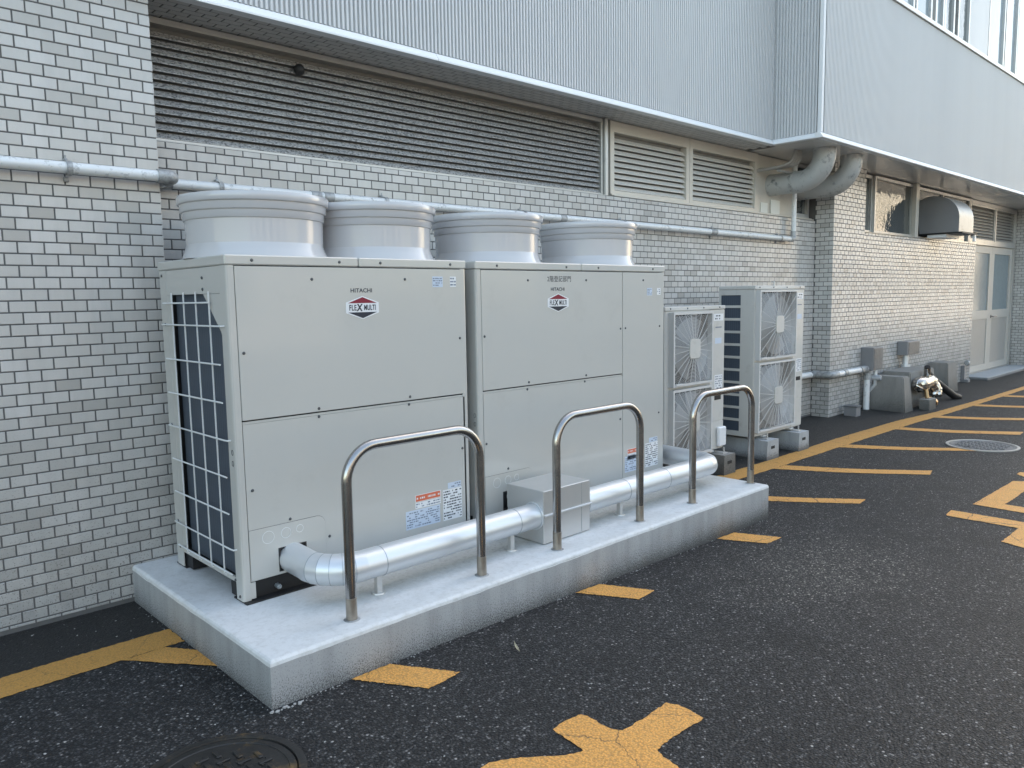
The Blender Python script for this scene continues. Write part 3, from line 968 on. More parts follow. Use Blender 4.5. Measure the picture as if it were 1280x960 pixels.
# ribbon window of the far wall
def window(x0, x1, z0, z1, y, glass, frame='alum', fw=0.035, name='window', mull=()):
    us = [x0, x0 + fw]
    for m_ in mull: us += [m_ - fw * 0.5, m_ + fw * 0.5]
    us += [x1 - fw, x1]
    o = part(name, MB().cells(us, [z0, z0 + fw, z1 - fw, z1], lambda i, j: not (i % 2 == 1 and j == 1), y - 0.02, y + 0.04), frame, bld)
    for i in range(1, len(us) - 1, 2):
        part('pane', MB().box(us[i] - 0.004, us[i + 1] + 0.004, y + 0.008, y + 0.016, z0 + fw - 0.004, z1 - fw + 0.004), glass, o)
    return o
window(P1 + 0.004, 8.50, 2.105, 2.79, YFW + 0.09, 'glass')
window(8.505, 9.78, 2.105, 2.79, YFW + 0.06, 'glass')
window(9.785, 12.20, 2.105, 2.79, YFW + 0.09, 'glass', mull=(11.0,))
part('mullion', MB().box(9.74, 9.84, YFW - 0.005, YFW + 0.05, 2.106, ZS, 0.003), 'beige', bld)
part('sill', MB().box(P1 + 0.004, 12.30, YFW - 0.015, YFW + 0.058, 2.1005, 2.1042), 'alum', bld)
part('rear_lining', MB().box(P1, 14.93, 1.30, 1.34, -0.1, 2.8), 'black', bld)

# entrance: double door with obscure glass and louvred transoms
DY = 1.0
d0, d1, d2 = 12.36, 13.68, 14.90
fr = part('door_frame', MB().cells([d0 - 0.04, d0, d1 - 0.03, d1 + 0.03, d2 - 0.05, d2], [0.03, 0.05, 2.12, 2.19, 2.75, 2.80], lambda i, j: i in (0, 4) or j in (0, 2, 4) or (i == 2 and j == 3), DY - 0.03, DY + 0.08), 'alum', bld)
louver(d0 + 0.002, d1 - 0.032, 2.192, 2.748, DY, 0.048, 'alum', 'alum', 0.03, 0.03)
louver(d1 + 0.032, d2 - 0.052, 2.192, 2.748, DY, 0.048, 'alum', 'alum', 0.03, 0.03)
def leaf(x0, x1, handle):
    us = [x0, x0 + 0.13, x1 - 0.13, x1]; ws = [0.055, 0.16, 0.92, 1.06, 2.0, 2.115]
    o = part('door', MB().cells(us, ws, lambda i, j: not (i == 1 and j in (1, 3)), DY, DY + 0.045), 'doorpaint', bld)
    part('pane', MB().box(us[1] - 0.004, us[2] + 0.004, DY + 0.018, DY + 0.026, 1.056, 2.004), 'frosted', o)
    part('lower_panel', MB().box(us[1] - 0.004, us[2] + 0.004, DY + 0.012, DY + 0.03, 0.156, 0.924), 'doorpanel', o)
    if handle:
        h = MB(); h.lathe((x0 + 0.07, DY - 0.0005, 0.95), [(0.0, -0.008), (0.028, -0.008), (0.028, 0.0)], 16, 1)
        h.tube([(x0 + 0.07, DY - 0.004, 0.95), (x0 + 0.07, DY - 0.05, 0.95), (x0 + 0.2, DY - 0.055, 0.95)], 0.011, 8)
        part('handle', h, 'steel', o)
leaf(d0 + 0.004, d1 - 0.012, False)
leaf(d1 - 0.008, d2 - 0.054, True)

# windows of the upper floor
UY = 0.52
up = [(XF + 0.05, 8.37, 'glass_up'), (8.46, 8.88, 'glass_up'), (9.10, 9.70, 'glass'), (9.90, 10.3, 'glass_up')]
ux = [5.9, 6.7, 7.5, 8.42, 8.98, 9.37]
def upper_win(x0, x1, g):
    o = part('window', MB().cells([x0, x0 + 0.05, x1 - 0.05, x1], [4.44, 4.50, 6.25, 6.3], lambda i, j: not (i == 1 and j == 1), UY - 0.02, UY + 0.05), 'alum', bld)
    part('pane', MB().box(x0 + 0.045, x1 - 0.045, UY + 0.01, UY + 0.02, 4.49, 6.26), g, o)
for a, b_, g in ((6.0, 7.2, 'glass_up'), (7.22, 8.40, 'glass_up'), (8.44, 8.95, 'glass_up'), (9.06, 9.36, 'glass_up'), (9.37, 9.74, 'glass'), (9.86, 10.33, 'glass'), (11.12, 11.86, 'glass_up'), (11.90, 12.5, 'glass_up'), (12.52, 13.9, 'glass_up'), (13.95, 15.4, 'glass_up')):
    upper_win(a, b_, g)
part('window_pier', MB().box(10.34, 11.10, UY - 0.02, UY + 0.05, 4.44, 6.3, 0.003), 'clad', bld)
part('window_pier', MB().box(8.96, 9.05, UY + 0.02, UY + 0.05, 4.44, 6.3, 0.003), 'alum', bld)
part('upper_cladding', MB().box(XF + 0.02, 24, UY - 0.03, UY + 0.05, 6.302, 8.2), 'clad', bld)

solo('doorstep', MB().box(12.33, 14.92, 0.62, 0.965, -0.12, 0.045, 0.008), 'footconc', (13.6, 0.8, -0.1), 'low grey concrete step under the double door', 'step')

# ------------------------------------------------------------------ plinth
PL, PR_, PF, PZ = -0.162, 3.274, -0.552, 0.175
pl = T('concrete_plinth', (1.5, 0, -0.1), 'long pale concrete plinth under the two large units', 'plinth')
def ring_poly(ins):
    return [(PL + ins, PF + ins), (PR_ - ins, PF + ins), (PR_ - ins, 1.04), (PC + 0.004, 1.04), (PC + 0.004, YW - 0.004), (PL + ins, YW - 0.004)]
def loft(levels):
    mb = MB(); vs = []; n = 6
    for ins, z in levels:
        vs += [(x, y, z) for x, y in ring_poly(ins)]
    fs = []
    for l in range(len(levels) - 1):
        for i in range(n):
            j = (i + 1) % n
            fs.append((l * n + i, l * n + j, (l + 1) * n + j, (l + 1) * n + i))
    fs.append(tuple((len(levels) - 1) * n + i for i in range(n)))
    return mb.add(vs, fs)
part('block', loft([(0, -0.15), (0, PZ - 0.018), (0.006, PZ - 0.012), (0.014, PZ - 0.008)]), 'plinth', pl)
def dense(ins):
    q = ring_poly(ins); out = []
    for i in range(6):
        a, b_ = Vector(q[i]), Vector(q[(i + 1) % 6])
        k = 130 if i in (0,) else (50 if i in (1, 5) else 20)
        out += [tuple(a.lerp(b_, t / k)) for t in range(k)]
    return out
def coat_loft(levels):
    vs = []; r_ = random.Random(3)
    rows_ = [dense(i) for i, z in levels]
    n = len(rows_[0]); w = 0.0
    lip = []
    for k in range(n):
        w = w * 0.85 + r_.uniform(-0.0010, 0.0010)
        lip.append(-abs(w))
    for row, (ins, z) in zip(rows_, levels):
        for k, (x, y) in enumerate(row):
            dz = lip[k] * (1.5 if ins < 0 else (0.7 if ins < 0.01 else 0.15))
            vs.append((x, y, z + dz))
    fs = [(l * n + i, l * n + (i + 1) % n, (l + 1) * n + (i + 1) % n, (l + 1) * n + i) for l in range(len(levels) - 1) for i in range(n)]
    fs.append(tuple((len(levels) - 1) * n + i for i in range(n)))
    return MB().add(vs, fs)
part('coating', coat_loft([(-0.0006, PZ - 0.0205), (0.0010, PZ - 0.009), (0.006, PZ - 0.0025), (0.013, PZ)]), 'plinthtop', pl)

# ------------------------------------------------------------------ the two large heat-pump units
def hood_prof(k=1.0):
    return [(0.312, 0.0), (0.308, 0.012), (0.300, 0.030), (0.292, 0.052), (0.288, 0.080), (0.287, 0.150), (0.2875, 0.158), (0.296, 0.160), (0.299, 0.163), (0.300, 0.190), (0.3005, 0.193), (0.307, 0.195), (0.309, 0.198), (0.310, 0.224), (0.3105, 0.227), (0.318, 0.229), (0.320, 0.232), (0.322, 0.258), (0.319, 0.2635), (0.312, 0.265), (0.300, 0.262), (0.294, 0.20), (0.290, 0.03)]

def screw(mb, x, z, y=0.0):
    mb.lathe((x, y, z), [(0.0, -0.0045), (0.0045, -0.0042), (0.0068, -0.001), (0.0068, 0.0)], 8, 1)

def emblem(parent, cx, cz, y):
    w, h = 0.164, 0.098
    mb = MB(); mb.prism([(cx, cz + h * .52), (cx + w * .52, cz + h * .235), (cx + w * .52, cz - h * .235), (cx, cz - h * .52), (cx - w * .52, cz - h * .235), (cx - w * .52, cz + h * .235)], y - 0.0008, y, 'xz')
    e = part('emblem', mb, 'wprint', parent)
    part('emblem_top', MB().prism([(cx - w * .46, cz + h * .205), (cx + w * .46, cz + h * .205), (cx, cz + h * .475)], y - 0.0014, y - 0.0009, 'xz'), 'red', e)
    part('emblem_bottom', MB().prism([(cx - w * .46, cz - h * .205), (cx, cz - h * .475), (cx + w * .46, cz - h * .205)], y - 0.0014, y - 0.0009, 'xz'), 'navy', e)
    text_obj('FLE', 0.035, (cx - 0.051, y - 0.0016, cz - 0.001), e, 'navy', sx=0.70, offset=0.0006, spacing=1.1)
    text_obj('X', 0.043, (cx - 0.017, y - 0.0016, cz - 0.001), e, 'ink', sx=0.85, offset=0.0014, shear=0.1)
    text_obj('MULTI', 0.034, (cx + 0.038, y - 0.0016, cz - 0.001), e, 'navy', sx=0.62, offset=0.0006, spacing=1.08)

def fine_print(parent, x0, x1, z0, z1, y, rows, seed, cols=None, mat='inkgrey', skip=0.25):
    rnd = random.Random(seed)
    mb = MB()
    rh = (z1 - z0) / rows
    for r in range(rows):
        zc = z0 + (r + 0.5) * rh
        x = x0
        while x < x1 - 0.002:
            w = rnd.uniform(0.003, 0.014)
            w = min(w, x1 - x)
            if rnd.random() > skip:
                mb.box(x, x + w, y - 0.0003, y, zc - rh * 0.24, zc + rh * 0.24)
            x += w + rnd.uniform(0.002, 0.005)
    return part('fine_print', mb, mat, parent, 'stuff')

def label_plate(parent, x0, x1, z0, z1, y, mat='sticker', name='label_plate'):
    return part(name, MB().box(x0, x1, y - 0.0006, y, z0, z1), mat, parent)

def big_unit(x0, W, D, label, name2, split=None, hoods=(), cover_at=0.6, coil=True):
    z0, z1, zt = PZ, 1.586, 1.546
    u = T('heat_pump_unit', (x0 + W / 2, D / 2, z0), label, 'outdoor unit', 'large twin fan outdoor units on the plinth')
    X = lambda a: x0 + a
    # corner posts (L shaped, with a rounded corner)
    pw = 0.033
    def post(sx, sy):
        xa = x0 if sx < 0 else x0 + W
        ya = 0.0 if sy < 0 else D
        s1, s2 = (1 if sx < 0 else -1), (1 if sy < 0 else -1)
        L_ = 0.062 if sy < 0 else 0.085
        poly = [(0.010, 0), (pw, 0), (pw, 0.004), (0.012, 0.004), (0.004, 0.012), (0.004, L_), (0, L_), (0, 0.010), (0.003, 0.003)]
        poly = [(xa + s1 * a, ya + s2 * b_) for a, b_ in poly]
        part('corner_post', MB().prism(poly, z0 + 0.008, zt - 0.001, 'xy'), 'unit', u)
    for sx in (-1, 1):
        for sy in (-1, 1): post(sx, sy)
    # inner carcass, dark gaps show between panels
    part('carcass', MB().box(X(0.05), X(W - 0.03), 0.012, D - 0.01, 0.272, zt - 0.002), 'black', u)
    base = MB(); base.box(X(0.012), X(W - 0.015), 0.02, 0.14, z0 + 0.007, 0.2559); base.box(X(0.012), X(W - 0.015), D - 0.16, D - 0.02, z0 + 0.007, 0.2559); base.box(X(0.014), X(W - 0.015), 0.014, D - 0.014, 0.256, 0.2715)
    part('base_frame', base, 'rubber', u)
    part('base_pad', MB().box(X(0.003), X(W - 0.003), -0.022, 0.10, z0 + 0.0005, z0 + 0.0065), 'rubber', u)
    part('base_pad', MB().box(X(0.003), X(W - 0.003), D - 0.1, D + 0.012, z0 + 0.0005, z0 + 0.0065), 'rubber', u)
    for xx in (0.155,):
        b = MB(); b.lathe((X(xx), -0.002, z0 + 0.035), [(0.0, -0.012), (0.006, -0.012), (0.0065, -0.004), (0.011, -0.004), (0.011, 0.0), (0.011, 0.022)], 6, 1, False)
        part('bolt', b, 'lagdark', u)
    part('post_foot', MB().box(X(pw + 0.001), X(pw + 0.022), 0.002, 0.0195, z0 + 0.012, 0.256), 'unit', u)
    # panels
    pr = W - 0.024 if split is None else split
    up_ = part('upper_panel', MB().box(X(0.0365), X(pr), -0.001, 0.011, 0.9265, zt - 0.004, 0.002), 'unit', u)
    ax0, ax1, az1 = X(0.0365), X(0.386), 0.473
    hx0, hx1, hz0, hz1 = X(0.163), X(0.287), 0.275, 0.371
    lo = part('lower_panel', MB().cells([X(0.0365), hx0, hx1, X(pr)], [0.260, hz0, hz1, 0.910], lambda i, j: not (i == 1 and j == 1), 0.0, 0.011), 'unit', u)
    part('panel_ledge', MB().box(X(0.0365), X(pr), 0.0035, 0.010, 0.9105, 0.9205, 0.001), 'unit', u)
    # access plate with rounded corner, a hair proud, round the pipe hole
    ac = MB()
    rim = [(ax0 + 0.001, 0.262), (ax0 + 0.001, az1), (X(0.345), az1)] + [(X(0.345) + 0.04 * sin(a), az1 - 0.04 + 0.04 * cos(a)) for a in (pi / 8, pi / 4, 3 * pi / 8, pi / 2)] + [(X(0.385), 0.262)]
    ac.prism([(ax0 + 0.001, 0.262), (ax0 + 0.001, az1), (hx0, az1), (hx0, 0.262)], -0.0022, -0.0003, 'xz')
    ac.prism([(hx0, hz1), (hx0, az1), (hx1, az1), (hx1, hz1)], -0.0022, -0.0003, 'xz')
    ac.prism([(hx0, 0.262), (hx0, hz0), (hx1, hz0), (hx1, 0.262)], -0.0022, -0.0003, 'xz')
    ac.prism([(hx1, 0.262), (hx1, az1), (X(0.345), az1)] + rim[3:7] + [(X(0.385), 0.262)], -0.0022, -0.0003, 'xz')
    acp = part('access_plate', ac, 'unit', u)
    part('plate_gap', MB().tube([(p[0], -0.0002, p[1]) for p in rim[1:]], 0.0013, 6), 'screw', acp)
    for (kx, kz, kr) in ((0.118, 0.430, 0.026), (0.198, 0.432, 0.022), (0.262, 0.437, 0.016)):
        pts = [(X(kx) + kr * cos(a * pi / 12), -0.0023, kz + kr * sin(a * pi / 12)) for a in range(25)]
        part('knockout', MB().tube(pts, 0.0011, 5, False), 'wire', acp)
    part('pipe_port', MB().cells([hx0 - 0.003, hx0 + 0.004, hx1 - 0.004, hx1 + 0.003], [hz0 - 0.003, hz0 + 0.004, hz1 - 0.004, hz1 + 0.003], lambda i, j: not (i == 1 and j == 1), -0.0035, 0.010), 'rubber', acp)
    sc = MB()
    if split is not None:
        a0, a1 = X(split + 0.005), X(W - 0.024)
        part('side_panel', MB().box(a0, a1, -0.001, 0.011, 0.260, zt - 0.004, 0.002), 'unit', u)
        for (sx_, sz_) in ((1.386, 1.495), (1.207, 1.203), (1.559, 1.203), (1.554, 0.642)): screw(sc, x0 + sx_, sz_, -0.001)
        for (sx_, sz_) in ((0.37, 1.491), (0.844, 1.493), (0.052, 1.205), (1.159, 1.202), (0.367, 0.943), (0.839, 0.943)): screw(sc, x0 + sx_, sz_, -0.001)
        for (sx_, sz_) in ((0.355, 0.905), (0.827, 0.907), (0.051, 0.648), (1.157, 0.646), (0.203, 0.493)): screw(sc, x0 + sx_, sz_, 0.0)
    else:
        for (sx_, sz_) in ((0.372, 1.491), (0.852, 1.493), (0.057, 1.198), (1.175, 1.205), (0.861, 0.943), (0.379, 0.940)): screw(sc, x0 + sx_, sz_, -0.001)
        for (sx_, sz_) in ((0.378, 0.905), (0.854, 0.907), (0.062, 0.638), (1.175, 0.650), (0.221, 0.486), (0.404, 0.370)): screw(sc, x0 + sx_, sz_, 0.0)
    part('screws', sc, 'screw', u, 'stuff')
    # top covers and discharge hoods
    for (ca, cb) in ((0.0, cover_at - 0.002), (cover_at + 0.002, W)):
        cv = part('top_cover', MB().box(X(ca) - (0.003 if ca == 0 else 0), X(cb) + (0.003 if cb == W else 0), -0.004, D + 0.004, zt, z1, 0.005), 'unit', u)
        cs = MB()
        for t in (0.18, 0.84): screw(cs, X(ca + (cb - ca) * t), z1 - 0.021, -0.004)
        part('screws', cs, 'screw', cv, 'stuff')
    for hx in hoods:
        h = part('discharge_hood', MB().lathe((X(hx), 0.355, z1), hood_prof(), 72), 'hood', u)
        part('fan_guard', MB().lathe((X(hx), 0.355, z1), [(0.0, 0.06), (0.289, 0.05)], 40), 'black', h)
    # left flank: coil and guard wires, or a plain sheet
    if not coil:
        part('flank_panel', MB().box(X(0.0005), X(0.006), 0.063, D - 0.086, 0.262, zt - 0.002, 0.001), 'unit', u)
    if coil:
        yb, yf = 0.585, 0.070
        gz0, gz1 = 0.262, 1.436
        part('flank_panel', MB().box(X(0.0005), X(0.006), 0.063, D - 0.086, gz1, zt - 0.002, 0.001), 'unit', u)
        part('flank_strip', MB().box(X(0.0008), X(0.006), yb, D - 0.0855, gz0 + 0.02, gz1 - 0.001), 'unit', u)
        part('flank_gusset', MB().prism([(0.063, gz1 - 0.001), (0.226, gz1 - 0.001), (0.071, 1.285), (0.063, 1.27)], X(0.0006), X(0.006), 'yz'), 'unit', u)
        part('coil', MB().box(X(0.020), X(0.034), 0.063, 0.572, gz0 + 0.012, gz1 + 0.01), 'fin', u)
        part('bottom_rail', MB().box(X(0.0), X(0.012), 0.060, D - 0.086, gz0 - 0.010, gz0 + 0.010, 0.002), 'unit', u)
        gw = MB()
        zs = [1.40, 1.306, 1.153, 1.0, 0.848, 0.696, 0.544, 0.396, 0.29]
        for i, z in enumerate(zs):
            yend = 0.04 if i not in (0,) else 0.115
            ystart = 0.66 if i in (1, 4, 7) else 0.635
            pts = [(X(-0.016), ystart, z), (X(-0.016), yend + 0.02, z)]
            if i in (1, 4, 7): pts = [(X(0.0), ystart + 0.004, z)] + pts + [(X(-0.014), yend, z), (X(0.0), yend - 0.004, z)]
            gw.tube(pts, 0.0037, 6)
        for y in (0.549, 0.415, 0.285, 0.152):
            gw.tube([(X(-0.0085), y, 1.445), (X(-0.0085), y, 0.276), (X(0.0), y, 0.266)], 0.0037, 6)
        part('coil_guard', gw, 'wire', u)
        s2 = MB()
        for (y, z) in ((0.672, 1.523), (0.227, 1.502), (0.227, 1.455), (0.665, 1.306), (0.665, 0.848), (0.665, 0.396), (0.655, 0.272), (0.066, 0.262), (0.03, 0.2)):
            s2.lathe((X(0.0), y, z), [(0.0, -0.0045), (0.0045, -0.0042), (0.0068, -0.001), (0.0068, 0.001)], 8, 0)
        part('screws', s2, 'screw', u, 'stuff')
    for z in (0.80, 0.755):
        pts = [(X(-0.0005), 0.028 + 0.007 * cos(a * pi / 6), z + 0.011 * sin(a * pi / 6)) for a in range(13)]
        part('post_slot', MB().tube(pts, 0.0012, 5, False), 'screw', u)
    # print on the front
    cx, cz = (0.617, 1.367) if split is None else (0.606, 1.368)
    emblem(up_, X(cx), cz, -0.0012)
    text_obj('HITACHI', 0.0255, (X(cx - 0.003), -0.0014, 1.442), up_, 'ink', sx=1.12, offset=0.0004, spacing=1.02)
    if split is not None:
        text_obj('2階登記部門', 0.036, (X(0.617), -0.0014, 1.497), up_, 'ink', sx=0.96, spacing=1.08)
        lp = label_plate(u, X(1.424), X(1.478), 1.400, 1.446, -0.0012); fine_print(lp, X(1.428), X(1.474), 1.404, 1.443, -0.0019, 4, 3)
        lp = label_plate(u, X(1.530), X(1.568), 1.403, 1.446, -0.0012, 'wprint'); fine_print(lp, X(1.533), X(1.565), 1.406, 1.443, -0.0019, 3, 4)
        sx0 = 0.0
        lab = [(1.20, 1.333, 0.30, 0.40), (1.225, 1.333, 0.415, 0.445), (1.41, 1.545, 0.30, 0.455), (1.45, 1.54, 0.457, 0.487)]
    else:
        lp = label_plate(u, X(1.012), X(1.075), 1.456, 1.507, -0.0012); fine_print(lp, X(1.016), X(1.071), 1.460, 1.503, -0.0019, 4, 1)
        lp = label_plate(u, X(1.120), X(1.158), 1.457, 1.507, -0.0012, 'wprint'); fine_print(lp, X(1.122), X(1.156), 1.460, 1.505, -0.0019, 3, 2)
        lab = [(0.815, 1.022, 0.302, 0.392), (0.873, 1.028, 0.428, 0.462), (1.042, 1.163, 0.300, 0.456), (1.075, 1.160, 0.4575, 0.488)]
    yy = -0.0002 if split is None else -0.0012
    a, b_, c, d = lab[0]
    lp = label_plate(u, X(a), X(b_), c, d, yy); fine_print(lp, X(a + .006), X(b_ - .006), c + .006, d - .006, yy - 0.0007, 7, 11, skip=0.35)
    a, b_, c, d = lab[1]
    lp = label_plate(u, X(a), X(b_), c, d, yy, 'wprint'); part('print_band', MB().box(X(a + .003), X(b_ - .003), yy - 0.0009, yy - 0.0006, c + 0.002, d - 0.002), 'orange', lp)
    fine_print(lp, X(a + .008), X(b_ - .008), c + .008, d - .008, yy - 0.0012, 1, 12, mat='wprint')
    lp = label_plate(u, X(a), X(b_), d - 0.066, c - 0.003, yy, 'wprint'); fine_print(lp, X(a + .004), X(b_ - .004), d - 0.064, c - 0.005, yy - 0.0007, 2, 13)
    a, b_, c, d = lab[2]
    lp = label_plate(u, X(a), X(b_), c, d, yy, 'wprint'); fine_print(lp, X(a + .004), X(b_ - .004), c + .004, d - .004, yy - 0.0007, 11, 14, mat='ink', skip=0.3)
    a, b_, c, d = lab[3]
    lp = label_plate(u, X(a), X(b_), c, d, yy); fine_print(lp, X(a + .004), X(b_ - .004), c + .003, d - .003, yy - 0.0007, 2, 15)
    return u

big_unit(0.0, 1.2206, 0.7105, 'ivory outdoor unit with one wide front panel, nearest the camera on the plinth', '', None, (0.305, 0.915), 0.605)
big_unit(1.287, 1.611, 0.7105, 'wider ivory outdoor unit with a separate right side panel and dark Japanese lettering', '', 1.178, (0.40, 1.262), 0.803, False)

# ------------------------------------------------------------------ insulated pipes, box, supports
PY, PZc, PRr = -0.292, 0.313, 0.063
def gore_elbow(c, u, w, R, a0, a1, n, r, parent):
    """mitred sheet-metal elbow: every gore its own piece, lapped over the next"""
    pts = arc(c, R, a0, a1, u, w, n)
    tg = [(pts[min(i + 1, n)] - pts[max(i - 1, 0)]).normalized() for i in range(n + 1)]
    tg[0] = Vector(w); tg[n] = -Vector(u)
    for i in range(n):
        rr = r + 0.0008
        part('elbow_gore', MB().tube([pts[i], pts[i + 1]], rr, 40, True, None, [tg[i], tg[i + 1]]), 'lag', parent)
        t = tg[i]
        if i: part('seam', MB().tube([pts[i] - t * 0.0012, pts[i] + t * 0.0012], rr + 0.0010, 40, True), 'lagdark', parent)

def lag_run(p0, p1, parent, seams=()):
    part('jacket', MB().tube([p0, p1], PRr, 48), 'lag', parent)
    p0 = Vector(p0); p1 = Vector(p1)
    t = (p1 - p0).normalized()
    for s in seams:
        p = p0.lerp(p1, s)
        part('seam', MB().tube([p - t * 0.0016, p + t * 0.0016], PRr + 0.0012, 48), 'lagdark', parent)

def support(x, parent):
    mb = MB(); mb.box(x - 0.012, x + 0.012, PY - 0.012, PY + 0.012, PZ + 0.003, PZc - PRr + 0.008)
    mb.lathe((x, PY, PZ), [(0.0, 0.006), (0.028, 0.006), (0.03, 0.0005)], 16)
    part('support_leg', mb, 'boxsteel', parent)

ip = T('insulated_pipe', (0.8, PY, PZ), 'silver jacketed pipe with segmented elbow leaving the nearest unit', 'pipe')
ex = 0.225
RB = 0.15
lag_run((ex, 0.06, PZc + 0.008), (ex, PY + RB, PZc + 0.001), ip)
gore_elbow((ex + RB, PY + RB, PZc), (-1, 0, 0), (0, -1, 0), RB, 0, pi / 2, 6, PRr, ip)
lag_run((ex + RB, PY, PZc), (1.384, PY, PZc), ip, (0.09, 0.86))
for x in (0.455, 1.225): support(x, ip)
ip2 = T('insulated_pipe', (2.4, PY, PZ), 'silver jacketed pipe running from the steel box to the end of the plinth', 'pipe')
lag_run((1.737, PY, PZc), (2.935, PY, PZc), ip2, (0.30, 0.62))
gore_elbow((2.935, PY + 0.115, PZc), (0, -1, 0), (1, 0, 0), 0.115, 0, pi / 2, 4, PRr, ip2)
lag_run((3.05, PY + 0.115, PZc), (3.05, 0.26, PZc + 0.01), ip2)
for x in (2.07, 2.78): support(x, ip2)
bx = T('pipe_box', (1.56, -0.23, PZ), 'sheet steel box over the pipe joint in front of the wider unit', 'box')
part('box_base', MB().box(1.386, 1.735, -0.36, -0.10, PZ + 0.004, 0.322, 0.0025), 'boxsteel', bx)
part('box_lid', MB().box(1.3845, 1.7365, -0.3615, -0.0985, 0.3225, 0.447, 0.0025), 'boxsteel', bx)
part('lid_flange', MB().box(1.388, 1.742, -0.3705, -0.3618, 0.318, 0.3265, 0.001), 'lag', bx)
part('side_seam', MB().box(1.668, 1.6695, -0.3619, -0.3600, PZ + 0.01, 0.315), 'lagdark', bx)
part('side_seam', MB().box(1.668, 1.6695, -0.3625, -0.3610, 0.33, 0.444), 'lagdark', bx)
part('collar', MB().lathe((1.3845, PY, PZc), [(PRr + 0.001, -0.006), (PRr + 0.008, -0.006), (PRr + 0.009, 0.0)], 40, 0), 'lag', bx)
part('collar', MB().lathe((1.7365, PY, PZc), [(PRr + 0.009, 0.0), (PRr + 0.008, 0.006), (PRr + 0.001, 0.006)], 40, 0), 'lag', bx)
cb = MB(); cb.tube(fillet([(1.52, 0.03, 0.34), (1.515, -0.04, 0.335), (1.50, -0.103, 0.29)], 0.05), 0.032, 14)
solo('flexible_sleeve', cb, 'wprint', (1.52, 0, 0.3), 'short white taped sleeve between the wider unit and the steel box', 'pipe sleeve')

# ------------------------------------------------------------------ stainless barriers
def barrier(xa, xb, ztop, lab):
    t = T('hoop_barrier', ((xa + xb) / 2, -0.446, PZ), lab, 'barrier', 'stainless hoop barriers on the plinth')
    r = 0.0205; R = 0.135
    y = -0.446
    pts = [(xa, y, PZ + 0.002), (xa, y, ztop - R)] + arc((xa + R, y, ztop - R), R, 0, pi / 2, (-1, 0, 0), (0, 0, 1), 10)[1:] + arc((xb - R, y, ztop - R), R, pi / 2, 0, (1, 0, 0), (0, 0, 1), 10) + [(xb, y, PZ + 0.002)]
    part('hoop', MB().tube(pts, r, 24), 'steel', t)
    for x in (xa, xb):
        part('foot_sleeve', MB().tube([(x, y, PZ + 0.001), (x, y, PZ + 0.088)], r + 0.0012, 24), 'steel_old', t)
        part('foot_mortar', MB().lathe((x, y, PZ), [(r + 0.002, 0.003), (r + 0.009, 0.0015), (r + 0.012, 0.0003)], 20), 'elbow', t)
    return t
barrier(0.229, 0.899, 0.845, 'stainless hoop barrier in front of the nearest unit')
barrier(1.391, 2.052, 0.825, 'stainless hoop barrier in front of the steel pipe box')
barrier(2.560, 3.231, 0.812, 'stainless hoop barrier at the far end of the plinth')

